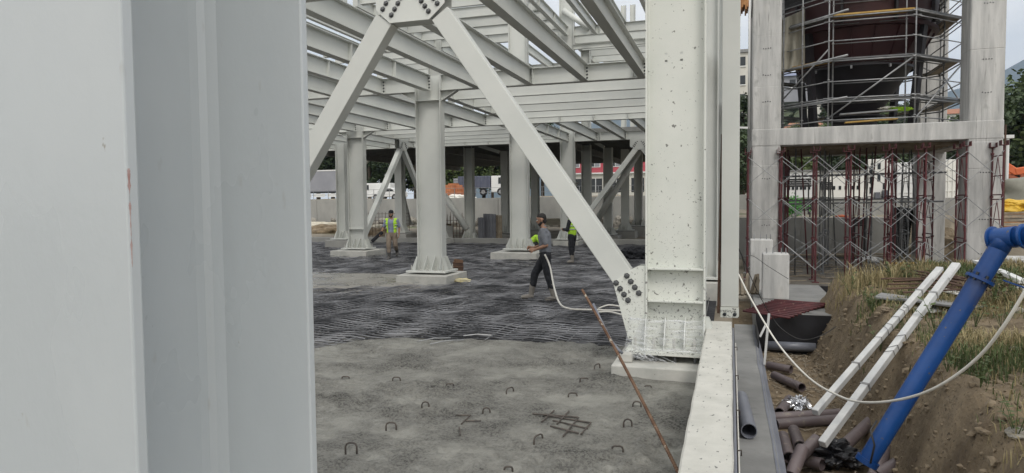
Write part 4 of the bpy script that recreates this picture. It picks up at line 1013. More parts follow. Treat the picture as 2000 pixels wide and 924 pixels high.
# boards, sheets and rods lying on top of the bank
def on_bank(u, v, s0=6.0):
    d = (u-1000)/FPX*_r-(v-462)/FPX*_u+_f; s_ = s0
    while s_ < 20:
        c = Vector((0, 0, CAM_Z))+d*s_
        if c.z < gz(c.x, c.y): return c
        s_ += .03
    return at(u, v, z=.6)
for (u, v, w_, l_, a, mt, lab) in ((1845, 600, .5, 1.0, .4, 'grey_sheet', 'grey sheet lying flat in the grass between post and blue pipe'), (1780, 593, .45, .8, 1.2, 'grey_sheet', 'grey board lying in the grass behind the white posts'), (1820, 612, .22, .42, .2, 'paint_white', 'pale broken slab piece in the grass beside the white posts'), (1870, 580, .18, .5, .5, 'paint_white_b', 'pale plank end lying in the grass by the rods')):
    c = on_bank(u, v); o = bevel(MB().box((0, 0, 0), (w_, l_, .025)).build('loose_sheet', mt, loc=(c.x, c.y, c.z+.05)), .004, 1); o.rotation_euler = (rnd.uniform(-.08, .08), rnd.uniform(-.08, .08), a); tag(o, lab, 'sheet')
for k in range(22):
    u = 1845+rnd.uniform(0, 75); v = 585-rnd.uniform(0, 32); c = on_bank(u, v, 8); a = 1.9+rnd.uniform(-.25, .25) if k % 4 else .2; L = rnd.uniform(.5, 1.1)
    o = MB().tube([(-L*math.cos(a), -L*math.sin(a), .05), (L*math.cos(a), L*math.sin(a), .06+.10*rnd.random())], .013, 6).build('rusty_rod', 'rust_dark', loc=(c.x, c.y, c.z+.02)); tag(o, 'rusty rod in the heap on top of the bank behind the blue pipe', 'rod', 'rusty rods on the bank')
for (u, v, u2, v2) in ((1905, 520, 1935, 527), (1950, 540, 1998, 562), (1990, 575, 2010, 588)):
    a = on_bank(u, v+8, 8); b = on_bank(u2, v2+8, 8); o = bevel(MB().bar(a+Vector((0, 0, .14)), b+Vector((0, 0, .12)), .09, .05).build('white_board', 'paint_white'), .006, 1); tag(o, 'white board lying on top of the bank behind the blue pipe', 'board', 'white boards on the bank')
# ============================================================ CONCRETE FRAME WITH HOPPER
FY = 19.5; GZ = -.13
cf = thing('hopper_tower', 'raw grey concrete frame of four columns and ring beams carrying the hopper', 'building', (0, 0, 0))
def lifts(x0, x1, y0, y1, zs, name='column'):
    m = MB(); ch = .025
    def sec(z, d): return [(x0+ch+d, y0+d, z), (x1-ch-d, y0+d, z), (x1-d, y0+ch+d, z), (x1-d, y1-ch-d, z), (x1-ch-d, y1-d, z), (x0+ch+d, y1-d, z), (x0+d, y1-ch-d, z), (x0+d, y0+ch+d, z)]
    for a, b in zip(zs, zs[1:]):
        k = rnd.uniform(0, .006)
        vs = sec(a, .008)+sec(a+.012, k)+sec(b-.012, k)+sec(b, .008); fs = []
        for r in range(3):
            for q in range(8): fs.append((r*8+q, r*8+(q+1) % 8, (r+1)*8+(q+1) % 8, (r+1)*8+q))
        fs += [tuple(reversed(range(8))), tuple(range(24, 32))]; m.add(vs, fs)
    return m.build(name, 'concrete', cf)
TIE = MB().tube([(0, 0, 0), (0, .014, 0)], .014, 8).mesh('tie_hole', 'bolt_dark')
zs = [GZ-.1, 1.45, 2.9, 3.40, 3.87, 5.0, 6.35, 7.4, 8.0, 9.4]
lifts(.53, 1.26, FY, FY+.75, zs); lifts(5.56, 6.31, FY, FY+.75, [GZ-.1, 1.1, 2.7, 3.36, 3.83, 5.6, 7.0, 8.0, 9.4])
lifts(.53, 1.26, 24.1, 24.85, zs); lifts(5.56, 6.31, 24.1, 24.85, zs)
def beamc(a, b, m_='concrete'):
    return bevel(MB().lo_hi(a, b).build('beam', m_, cf), .02, 2)
beamc((.526, FY-.005, 3.425), (6.314, FY+.5, 3.875)); beamc((1.262, 24.3, 3.41), (5.558, 24.75, 3.86))
beamc((.58, FY+.752, 3.41), (1.05, 24.098, 3.86)); beamc((5.80, FY+.752, 3.39), (6.26, 24.098, 3.84))
beamc((1.262, FY+.02, 8.0), (5.558, FY+.5, 8.75)); beamc((1.262, 24.3, 8.0), (5.558, 24.75, 8.75))
beamc((.58, FY+.752, 8.0), (1.05, 24.098, 8.75)); beamc((5.80, FY+.752, 8.0), (6.26, 24.098, 8.75))
MB().lo_hi((1.055, FY+.503, 3.50), (5.797, 24.297, 3.80)).build('floor_slab', 'deck_dark', cf)
m = MB()                                    # starter bars cast in near the top of the column
for k in range(12): m.tube([(.66+.04*k, FY-.006, 7.78), (.66+.04*k, FY-.02, 7.55-.03*rnd.random())], .008, 5)
tag(m.build('starter_bars', 'rust', cf), kind='stuff')
for x, zlist in ((.895, (2.55, 1.3, .55, 4.6, 5.3, 6.0)), (5.93, (2.6, 1.45, .6, 4.55, 5.35, 6.7))):
    for z in zlist:
        for q in (-.09, -.03, .03, .09): link('tie_hole', TIE, cf, (x+q, FY-.004, z+rnd.uniform(-.01, .01)))
# down pipe and formwork at its side
t = thing('down_pipe', 'thin white vertical pipe fixed beside the left concrete column', 'pipe', (.45, FY+.05, 0))
MB().tube([(0, 0, 3.9), (0, 0, 9)], .03, 10).build('pipe', 'paint_white', t, smooth=True)
MB().bar((-.02, 0, 3.93), (-.30, 0, 3.95), .05, .05).build('outlet', 'paint_white', t)
t = thing('formwork', 'orange brown timber formwork hanging beside the top of the left concrete column', 'formwork', (.30, FY+.3, 7.2))
for k in range(5): bevel(MB().lo_hi((-.10+.045*k, -.3, -.12+.06*(k % 3)), (-.06+.045*k, .4, 1.9)).build('board', 'timber_orange', t), .004, 1)
for z in (.25, .75, 1.25):
    MB().lo_hi((-.28, -.05, z), (.1, .02, z+.045)).build('waler', 'orange', t); MB().lo_hi((-.28, .1, z-.07), (.1, .16, z-.03)).build('waler', 'rust_dark', t)
for z in (.05, .5, .62, 1.0, 1.1): MB().tube([(-.24, 0, z), (0, 0, z)], .008, 6).build('tie_rod', 'rust_dark', t)

# hopper
HX, HY = 3.42, 22.1
hp_ = thing('hopper', 'large dark steel hopper with black drum and dark red cone inside the concrete frame', 'hopper', (HX, HY, 0))
def lathe_part(prof, name, mt, n=56, sm=True):
    o = MB().lathe(prof, n).build(name, mt, hp_, smooth=sm); o.modifiers.new('edge', 'EDGE_SPLIT').split_angle = R(25); return o
lathe_part([(.50, 3.85), (.55, 3.9), (.60, 4.30), (.80, 4.32), (.80, 4.36), (.62, 4.38)], 'outlet', 'hopper_black')
lathe_part([(.60, 4.36), (1.43, 5.62)], 'lower_cone', 'hopper_black')
lathe_part([(1.50, 5.60), (1.50, 5.66), (1.44, 5.66)], 'seam_flange', 'hopper_black')
lathe_part([(1.43, 5.62), (1.93, 6.55)], 'cone', 'hopper_red')
lathe_part([(1.93, 6.55), (2.06, 6.56), (2.06, 6.64), (1.95, 6.65), (1.95, 6.85), (2.02, 7.05), (2.06, 7.4)], 'ring_beam', 'hopper_red')
lathe_part([(2.06, 7.4), (2.10, 7.41), (2.10, 7.5), (2.06, 7.52), (2.06, 11)], 'drum', 'hopper_black')
for k in range(20):
    a = 2*PI*k/20+.1; c, s = math.cos(a), math.sin(a)
    MB().bar((1.45*c, 1.45*s, 5.66), (1.94*c, 1.94*s, 6.53), .02, .07, up=(c, s, -.5)).build('rib', 'hopper_red', hp_)
    if k % 2 == 0: MB().bar((1.56*c, 1.56*s, 5.52), (1.56*c, 1.56*s, 5.60), .05, .05, up=(c, s, 0)).build('lug', 'galv', hp_)
for k in range(10):
    a = 2*PI*k/10; c, s = math.cos(a), math.sin(a); MB().bar((2.08*c, 2.08*s, 6.65), (2.08*c, 2.08*s, 7.4), .06, .09, up=(c, s, 0)).build('bracket', 'hopper_black', hp_)
for k in range(4):
    a = PI/4+PI/2*k; c, s = math.cos(a), math.sin(a); MB().bar((1.7*c, 1.7*s, 3.8), (1.98*c, 1.98*s, 6.56), .16, .16, up=(c, s, 0)).build('leg', 'hopper_black', hp_)
# hanging cloth
m = MB(); NXc, NZc = 16, 22; ca = at(1526, 30, y=20.6); cb_ = at(1570, 20, y=20.6)
for iz in range(NZc+1):
    for ix in range(NXc+1):
        f = ix/NXc; g_ = iz/NZc; u = 1522+f*50; vt = 40-22*f; vb = 142-12*f; p = at(u, vt+(vb-vt)*g_, y=20.6+.07*math.sin(f*16+g_*3)+.08*nz3(f*4, g_*3)); m.v.append(tuple(p))
for iz in range(NZc):
    for ix in range(NXc): a = iz*(NXc+1)+ix; m.f.append((a, a+1, a+NXc+2, a+NXc+1))
ct = m.build('hanging_cloth', 'cloth_beige', smooth=True); ct.modifiers.new('thick', 'SOLIDIFY').thickness = .006; tag(ct, 'beige cloth hanging in folds between the left concrete column and hopper', 'cloth')

# scaffold round the hopper
sc = thing('scaffold', 'tube scaffold with three plank levels standing round the hopper', 'scaffold', (HX, HY, 0))
def oct_(r): return [Vector((r*math.cos(R(22.5+45*k)), r*math.sin(R(22.5+45*k)), 0)) for k in range(8)]
OUT, INN = oct_(2.62), oct_(2.20)
ST = {}
def std(p, z0, z1, mt='galv', r=.019):
    key = (round(z1-z0, 2), mt)
    if key not in ST:
        mm = MB().tube([(0, 0, 0), (0, 0, z1-z0)], r, 8); z = .25
        while z < z1-z0: mm.tube([(0, 0, z), (0, 0, z+.02)], r*1.9, 8); z += .5
        ST[key] = mm.mesh('standard', mt, True)
    link('standard', ST[key], sc, (p.x, p.y, z0))
for k in range(8):
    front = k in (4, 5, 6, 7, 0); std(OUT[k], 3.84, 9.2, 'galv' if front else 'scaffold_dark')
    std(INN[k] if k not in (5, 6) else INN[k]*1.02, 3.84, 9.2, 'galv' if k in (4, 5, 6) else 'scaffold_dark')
for p in (Vector((-1.62, -2.2, 0)), Vector((2.62, -.85, 0)), Vector((-2.05, -1.65, 0))): std(p, 3.84, 9.2)
for z, heavy in ((4.52, 1), (4.62, 0), (5.05, 0), (5.58, 1), (6.10, 0), (6.60, 0), (6.72, 1), (7.15, 0), (7.28, 0), (7.62, 0), (4.05, 0)):
    for k in range(8):
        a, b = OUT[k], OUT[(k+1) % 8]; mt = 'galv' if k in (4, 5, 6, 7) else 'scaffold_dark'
        d = (b-a).normalized()*.12
        MB().tube([a-d+Vector((0, 0, z)), b+d+Vector((0, 0, z))], .015 if not heavy else .019, 8).build('ledger', mt, sc, smooth=True)
        if heavy or k % 2: MB().tube([INN[k]+Vector((0, 0, z)), INN[(k+1) % 8]+Vector((0, 0, z))], .015, 8).build('ledger', 'scaffold_dark', sc, smooth=True)
for zi, z in enumerate((4.56, 5.62, 6.76)):
    for k in range(8):
        a, b, c, d = OUT[k]*.99, OUT[(k+1) % 8]*.99, INN[(k+1) % 8]*1.0, INN[k]*1.0
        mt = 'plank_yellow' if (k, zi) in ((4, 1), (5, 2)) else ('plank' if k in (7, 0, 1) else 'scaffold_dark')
        for q in range(3):
            f0, f1 = q/3+.01, (q+1)/3-.01
            P = [a.lerp(d, f0), b.lerp(c, f0), b.lerp(c, f1), a.lerp(d, f1)]
            MB().prism([(p.x, p.y, z) for p in P], (0, 0, .04)).build('plank', mt, sc)
for (k, z0, z1) in ((5, 4.1, 5.6), (7, 4.5, 5.7), (6, 4.0, 5.55), (4, 4.4, 5.9), (0, 5.6, 6.8)):
    a, b = OUT[k], OUT[(k+1) % 8]; MB().tube([a+Vector((0, 0, z0)), b+Vector((0, 0, z1))], .021, 8).build('diagonal', 'galv', sc, smooth=True)
for z in (4.52, 5.58, 6.72):     # tubes sticking out past the corner
    a, b = OUT[4], OUT[5]; d = (b-a).normalized(); MB().tube([a+Vector((0, 0, z)), b+d*.55+Vector((0, 0, z+.06))], .03, 8).build('ledger', 'galv', sc, smooth=True)
m_ = MB(); 
for (u, v, u2, v2, mt) in ((1640, 224, 1752, 215, 'galv'), (1650, 240, 1752, 232, 'plank_yellow')):
    a = at(u, v, y=19.95); b = at(u2, v2, y=19.95); MB().bar(a-sc.location, b-sc.location, .22, .035).build('plank', mt, sc)
p = at(1760, 213, y=20.2); t = thing('work_bag', 'lime green bag lying on the scaffold planks', 'bag', tuple(p)); crumple('bag', t, .16, 'hivis', 4, (1.6, .8, .35), 4, .4)
p = at(1735, 211, y=20.4); t = thing('sack', 'pale sack lying next to the lime green bag', 'bag', tuple(p)); crumple('bag', t, .13, 'paint_white_b', 6, (1.6, .8, .3), 4, .4)

# ---- shoring frames (dark red) and their crossed braces
SH = {}
def shore(x, y0, y1, mt, lab, grp, top=3.22):
    t = thing('shoring_frame', lab, 'shoring frame', (x, y0, GZ), 0, grp)
    key = (round(y1-y0, 2), mt, top)
    if key not in SH:
        L = top-GZ; D = y1-y0; parts = []
        leg = MB().tube([(0, 0, .02), (0, 0, L-.20)], .022, 8).tube([(0, 0, L-.36), (0, 0, L-.02)], .018, 8)
        leg.lo_hi((-.08, -.08, 0), (.08, .08, .02)); leg.lo_hi((-.07, -.09, L-.02), (.07, .09, L-.004)); leg.lo_hi((-.075, -.09, L-.02), (-.065, .09, L+.10)); leg.lo_hi((.065, -.09, L-.02), (.075, .09, L+.10))
        parts += [('leg', leg.mesh('leg', mt, False), (0, 0, 0)), ('leg', None, (0, D, 0))]
        rung = MB(); z = .12
        for s in range(3):
            zz = .10+s*1.04; rung.tube([(0, 0, zz), (0, D, zz)], .016, 6).tube([(0, 0, zz+.93), (0, D, zz+.93)], .016, 6).tube([(0, .03, zz+.05), (0, D*.5, zz+.90)], .009, 6).tube([(0, D-.03, zz+.05), (0, D*.5, zz+.90)], .009, 6).tube([(0, 0, zz+.45), (0, D, zz+.45)], .013, 6)
            rung.tube([(0, 0, zz+.96), (0, 0, zz+1.02)], .038, 8).tube([(0, D, zz+.96), (0, D, zz+1.02)], .038, 8)
        parts.append(('lattice', rung.mesh('lattice', mt, False), (0, 0, 0))); SH[key] = parts
    leg_me = SH[key][0][1]
    for nm, me, loc in SH[key]: link(nm, me or leg_me, t, loc)
    return t
us = [1461, 1526, 1594, 1661, 1741, 1807, 1886, 1958]
xsf = [at(u, 400, y=18.75).x for u in us]
FL = ['outside the concrete column with the white down pipe', 'just inside the column with the white down pipe', 'second inward from the column with the down pipe', 'third inward from the column with the down pipe', 'left of the yellow girder end, before the corrugated pipe', 'over the middle of the yellow girder', 'just inside the column behind the blue elbow', 'outside the column behind the blue elbow']
for x, fl_ in zip(xsf, FL): shore(x, 18.75, 19.47, 'oxide_red', 'dark red front shoring frame '+fl_, 'front row shoring frames')
for x in (1.55, 2.5, 3.4, 4.3, 5.2): shore(x, 21.0, 21.9, 'oxide_red' if x not in (2.5,) else 'scaffold_dark', 'shoring frame in the middle row under the hopper floor', 'middle row shoring frames', 3.47)
for x in (1.6, 2.9, 4.1, 5.1, 6.9, 7.4): shore(x, 23.2, 24.0, 'scaffold_dark', 'dark shoring frame in the back row under the hopper floor', 'back row shoring frames', 3.47)
def xbrace(x0, x1, z0, z1, y, lab, grp, mt='galv'):
    t = thing('cross_brace', lab, 'cross brace', (x0, y, 0), 0, grp)
    MB().tube([(0, -.035, z0), (x1-x0, -.035, z1)], .009, 6).build('brace_bar', mt, t); MB().tube([(0, -.05, z1), (x1-x0, -.05, z0)], .009, 6).build('brace_bar', mt, t)
    MB().tube([((x1-x0)/2, -.03, (z0+z1)/2), ((x1-x0)/2, -.06, (z0+z1)/2)], .016, 6).build('pivot', mt, t)
for k in range(len(xsf)-1):
    for z0 in (.22, 1.30, 2.38):
        xbrace(xsf[k], xsf[k+1], z0+rnd.uniform(-.03, .03), z0+.70, 18.75, 'thin silver crossed brace between two front shoring frames', 'front cross braces')
for k in range(1, len(xsf)-2):
    for z0 in (.22, 1.30, 2.38): xbrace(xsf[k], xsf[k+1], z0+rnd.uniform(-.06, .06), z0+.70, 19.55, 'thin silver crossed brace behind the front row of shoring', 'second plane cross braces')
for k, (a, b) in enumerate(zip((1.55, 2.5, 3.4, 4.3), (2.5, 3.4, 4.3, 5.2))):
    for z0 in (.4, 1.4, 2.4): xbrace(a, b, z0, z0+.6, 21.0, 'dull crossed brace between two middle shoring frames', 'middle cross braces', 'scaffold_dark' if k % 2 else 'galv')
for z in (1.75, 2.75, 1.7):     # long horizontal tubes
    pass
for k, (z, y) in enumerate(((2.62, 20.6), (1.86, 20.8), (2.70, 22.6), (1.95, 22.8))):
    o = MB().tube([(1.3, y, z), (5.4, y, z+.04)], .022, 8).build('scaffold_tube', 'scaffold_dark', smooth=True); tag(o, 'long dark tube clamped level between the shoring frames', 'tube', 'level tubes among the shoring')
for k in range(14):
    x = 1.5+rnd.uniform(0, 4.2); y = rnd.uniform(20.2, 24); o = MB().tube([(x, y, GZ), (x+rnd.uniform(-.25, .25), y, 3.4)], .020, 8).build('prop_tube', 'scaffold_dark' if k % 3 else 'oxide_red', smooth=True); tag(o, 'single dark prop tube standing among the shoring frames', 'prop', 'single props among the shoring')
# soffit timbers
for k in range(9):
    y = 19.9+.5*k; o = bevel(MB().lo_hi((1.1, y-.05, 3.405), (5.75, y+.05, 3.495)).build('formwork_beam', 'plank'), .004, 1) if 20.1 < y < 24 else None
    if o: tag(o, 'timber formwork beam lying on the shoring heads under the floor slab', 'timber', 'formwork beams under the floor slab')

# ---- behind and around the frame
bw = thing('back_wall', 'plain grey concrete wall behind the shoring frames', 'wall', (0, 0, 0))
for k in range(5): bevel(MB().lo_hi((.3+k*1.08, 27.0, -.3), (1.372+k*1.08, 27.25, 1.33)).build('panel', 'concrete_wall', bw), .01, 1)
for k in range(11):
    a = at(1585+k*13+rnd.uniform(-5, 5), 492+rnd.uniform(-8, 14), z=-.1); o = bevel(MB().bar((-1.2, 0, 0), (1.2, rnd.uniform(-.2, .2), .03), .12, .05).build('timber_plank', 'plank', loc=(a.x, a.y, -.08+.05*(k % 3))), .004, 1); tag(o, 'weathered plank lying before the plain back wall', 'plank', 'planks before the back wall')
rubble(900, lambda: (rnd.uniform(.6, 8.5), rnd.uniform(16.6, 26.5)), 'stone', 'floor_rubble', 'stony rubble scattered on the floor among the shoring frames', .015, .09)
m = MB()
for k in range(260):
    x, y = rnd.uniform(.5, 8), rnd.uniform(16.4, 26); a = rnd.uniform(-.5, .5); L = rnd.uniform(.1, .7); z = -.12+rnd.uniform(0, .04); m.bar((x, y, z), (x+L*math.cos(a), y+L*math.sin(a), z+rnd.uniform(0, .03)), .05, .02)
tag(m.build('board_scraps', 'plank'), 'scraps of board littering the floor among the shoring frames', 'debris', kind='stuff')
a = at(1737, 517, z=-.02); b = at(1830, 516, z=-.02); o = bevel(MB().bar(a, b, .14, .13).build('formwork_girder', 'plank_yellow'), .01, 1); tag(o, 'yellow timber girder lying on the floor between two shoring frames', 'girder')
a = at(1700, 512, z=-.1); t = thing('cement_sack', 'white bag lying on the floor beside the yellow girder', 'bag', (a.x, a.y, -.02)); crumple('bag', t, .2, 'paint_white', 9, (1.9, .7, .5), 4, .35)
# corrugated drain pipe
cp = thing('corrugated_pipe', 'thick black corrugated drain pipe standing askew behind the shoring', 'pipe', tuple(at(1752, 492, y=24.6)))
prof = []; L = 1.35
for k in range(19): z = L*k/18; prof += [(.30, z), (.30, z+.035), (.265, z+.04), (.265, z+.07)]
o = MB().lathe(prof, 28).lathe([(p[0]-.03, p[1]) for p in reversed(prof)], 28).build('pipe', 'corrugated', cp, smooth=False); o.rotation_euler = (R(-12), R(9), 0)
# earth heap beside it
t = thing('earth_heap', 'heap of rubble and earth behind the corrugated pipe', 'heap', (7.2, 26.2, -.1)); crumple('heap', t, 1.1, 'clod', 2, (1.3, .8, .9), 5, .5, 1.8)
t = thing('earth_heap', 'low brown earth heap beyond the right concrete column', 'heap', (9.6, 22.6, -.2)); crumple('heap', t, 1.0, 'earth', 7, (1.8, 1.2, .5), 5, .5, 1.8)

# containers and cabins on the higher ground
def container(p, w, d, h, mt, lab, ribs=True, cells=None, rot=0):
    t = thing('site_container', lab, 'container', tuple(p), rot)
    bevel(MB().lo_hi((-w/2, 0, .1), (w/2, d, h)).build('shell', mt, t), .03, 1)
    for z in [h*k/5 for k in range(1, 5)]: MB().lo_hi((-w/2-.01, -.03, z-.02), (w/2+.01, -.001, z+.02)).build('rail', mt, t)
    for x in [-w/2+w*k/6 for k in range(7)]: MB().lo_hi((x-.025, -.04, .1), (x+.025, -.002, h)).build('rib', mt, t)
    for x in (-w/2+.3, w/2-.3): MB().lo_hi((x-.15, .2, -.15), (x+.15, d-.2, .1)).build('skid', 'bolt_dark', t)
    return t
a = at(1736, 411, y=40); b = at(1792, 411, y=40); p = (a+b)/2; container((p.x, 40, 1.27), b.x-a.x+.3, 5, 2.6, 'paint_white', 'white ribbed steel container behind the shoring')
a = at(1830, 408, y=41); b = at(1872, 408, y=41); p = (a+b)/2; container((p.x, 41, 1.27), b.x-a.x+.3, 5, 2.75, 'paint_white_b', 'cream ribbed container right of the rear concrete column')
t = thing('perforated_panel', 'cream upright panel pierced with slots beside the white container', 'panel', tuple(at(1692, 411, y=38))); wpx = at(1735, 411, y=38).x-at(1692, 411, y=38).x
bevel(MB().lo_hi((0, 0, 0), (wpx, .25, 2.55)).build('panel', 'paint_white_b', t), .02, 1)
for (fx, fz) in ((.2, 2.0), (.2, 1.5), (.2, 1.0), (.55, 2.2), (.55, 1.6), (.8, 1.2), (.4, .5), (.75, .55)): MB().lo_hi((wpx*fx-.07, -.012, fz-.16), (wpx*fx+.07, -.002, fz+.16)).build('slot', 'bolt_dark', t)
MB().lo_hi((wpx*.35, -.35, 0), (wpx*.55, -.02, .9)).build('bracket', 'form_panel', t); MB().lo_hi((wpx*.7, -.35, 0), (wpx*.9, -.02, 1.0)).build('bracket', 'form_panel', t)
for (u0, u1, v0, v1, Y_, lab, mt) in ((1527, 1588, 334, 388, 52, 'long white site cabin with a row of small square windows', 'paint_white'), (1598, 1688, 334, 392, 53, 'white site cabin with small windows behind the middle shoring', 'paint_white_b')):
    a = at(u0, v1, y=Y_); b = at(u1, v0, y=Y_); t = thing('site_cabin', lab, 'cabin', (a.x, Y_, 1.3)); w_ = b.x-a.x; h_ = b.z-1.3
    bevel(MB().lo_hi((0, 0, 0), (w_, 4, h_)).build('shell', mt, t), .03, 1); MB().lo_hi((-.1, -.15, h_), (w_+.1, 4.1, h_+.08)).build('roof', 'grey_sheet', t)
    for k in range(7): MB().lo_hi((w_*(.06+.13*k), -.03, h_*.52), (w_*(.06+.13*k)+.16, -.002, h_*.62)).build('window', 'glass_dark', t)
    MB().lo_hi((w_*.02, -.06, .0), (w_*.98, -.003, h_*.32)).build('skirt', 'concrete_wall', t)
t = thing('hoarding', 'pale low hoarding of concrete panels behind the shoring frames', 'wall', (0, 0, 0))
for k in range(9): bevel(MB().lo_hi((1.0+k*1.5, 36.0, 1.15), (2.48+k*1.5, 36.12, 1.98+.04*(k % 2))).build('panel', 'concrete_wall', t), .01, 1)
p = at(1655, 405, z=1.3); t = thing('flatbed_cart', 'dark loaded cart behind the wall among the shoring', 'cart', (p.x, 33, 1.28)); bevel(MB().lo_hi((-.6, -.4, .25), (.6, .4, .55)).build('tray', 'form_panel', t), .02, 1); MB().tube([(-.35, -.42, .15), (-.35, -.34, .15)], .15, 14).build('wheel', 'tyre', t); MB().tube([(.35, -.42, .15), (.35, -.34, .15)], .15, 14).build('wheel', 'tyre', t); crumple('load', t, .35, 'cloth_black', 5, (1.4, .9, .5), 3).location = (0, 0, .6)
p = at(1640, 416, z=1.3); t = thing('fabric_scrap', 'orange red fabric scrap on top of the back wall', 'fabric', (p.x*.73, 27.4, 1.34)); crumple('scrap', t, .12, 'orange', 4, (1.8, .8, .6), 3)
for k, (u0, u1, v0, v1, Y_, lab) in enumerate(((1604, 1625, 355, 371, 34, 'dark mesh panel propped behind the middle shoring'), (1533, 1585, 348, 366, 34.5, 'dark slatted panel behind the left shoring'), (1533, 1588, 388, 412, 31, 'black trailer bed standing behind the left shoring'), (1667, 1692, 425, 442, 26.6, 'dark board leaning on the plain back wall'))):
    a = at(u0, v1, y=Y_); b = at(u1, v0, y=Y_); t = thing('dark_panel', lab, 'panel', (a.x, Y_, a.z)); w_ = b.x-a.x; h_ = b.z-a.z
    for q in range(4): bevel(MB().lo_hi((0, 0, h_*q/4+.006), (w_, .05, h_*(q+1)/4-.006)).build('slat', 'cable_dark', t), .004, 1)
    for q in (.1, .9): MB().lo_hi((w_*q-.03, .05, -(a.z-(1.2 if Y_ > 27 else -.15))), (w_*q+.03, .1, h_)).build('post', 'cable_dark', t)
t = thing('bush', 'bright green bush growing behind the left shoring frames', 'bush', tuple(at(1546, 408, y=30))); m = MB()
for k in range(500):
    a = Vector((rnd.gauss(0, .22), rnd.gauss(0, .22), rnd.gauss(.1, .18))); d = Vector((rnd.gauss(0, 1), rnd.gauss(0, 1), rnd.gauss(0, 1))).normalized()*.06; s_ = d.orthogonal()*.6; m.add([a-d, a+s_, a+d, a-s_], [(0, 1, 2, 3)])
m.build('foliage', 'green_paint', t)

# right edge: excavator arm, tarps, boards
t = thing('excavator', 'orange excavator arm reaching up beside the right concrete column', 'excavator', tuple(at(1985, 385, y=32)))
o0 = t.location.copy()
def rel(u, v, y=32): return at(u, v, y=y)-o0
bevel(MB().bar(rel(1956, 320), rel(1985, 338), .28, .30, up=(0, 1, 0)).build('boom', 'orange', t), .03, 1); bevel(MB().bar(rel(1980, 336), rel(2040, 326), .28, .34, up=(0, 1, 0)).build('boom', 'orange', t), .03, 1)
bevel(MB().bar(rel(1958, 322), rel(1968, 342), .18, .25, up=(0, 1, 0)).build('stick', 'orange', t), .02, 1); MB().tube([rel(1966, 334), rel(1992, 345)], .05, 10).build('hydraulic_cylinder', 'bolt_dark', t)
bevel(MB().lo_hi(rel(2010, 385), rel(2100, 330)+Vector((0, 2.2, 0))).build('cab', 'orange', t), .05, 2)
for s in (0, 1.8): bevel(MB().lo_hi(rel(1990, 408)+Vector((0, s, 0)), rel(2110, 388)+Vector((0, s+.5, 0))).build('track', 'tyre', t), .12, 3)
t = thing('tarp_heap', 'olive grey tarpaulin over a long heap behind the right concrete column', 'tarpaulin', tuple(at(2010, 385, y=27.5))); crumple('tarp', t, .9, 'tarp_olive', 3, (2.2, .9, .75), 5, .3, 1.5, True)
t = thing('yellow_tarp', 'bright yellow folded tarpaulin lying on boards', 'tarpaulin', tuple(at(1980, 406, y=24.5))); crumple('tarp', t, .55, 'yellow', 6, (1.5, .8, .42), 5, .4, 2.0)
for k in range(16):
    u = 1962+rnd.uniform(0, 40); v = 416+k*2.3; a = at(u, v, y=23.5-.25*k); o = bevel(MB().bar((-.9, 0, 0), (.9, rnd.uniform(-.5, .5), rnd.uniform(-.05, .1)), .14, .05).build('timber_plank', 'plank' if k % 3 else 'timber_orange', loc=a), .004, 1); tag(o, 'old plank in the timber pile beside the right concrete column', 'plank', 'timber pile planks')
a = at(1958, 545, z=.0); o = bevel(MB().lo_hi((0, 0, 0), (.95, 1.0, .85)).build('concrete_block', 'concrete', loc=(5.55, 16.6, -.15)), .02, 1); tag(o, 'large pale concrete block behind the elbow of the blue pipe', 'block')
o = bevel(MB().lo_hi((0, 0, 0), (1.2, .8, .78)).build('concrete_block', 'concrete', loc=(6.53, 16.7, -.15)), .02, 1); tag(o, 'second concrete block butted against the one behind the elbow', 'block')
t = thing('steel_pole', 'thin rusty pole standing against the right concrete column', 'pole', tuple(at(1958, 480, y=19.2))); MB().tube([(0, 0, -.8), (0, 0, 2.9)], .022, 8).build('pole', 'rust_dark', t)
p = at(1966, 345, y=30); t = thing('street_lamp', 'white lamp post behind the orange excavator arm', 'street lamp', (p.x, 30, 1.3)); MB().tube([(0, 0, 0), (0, 0, 2.9)], .06, 10).build('post', 'paint_white', t); MB().lo_hi((-.18, -.1, 2.9), (.18, .1, 3.02)).build('lamp_head', 'paint_white', t)
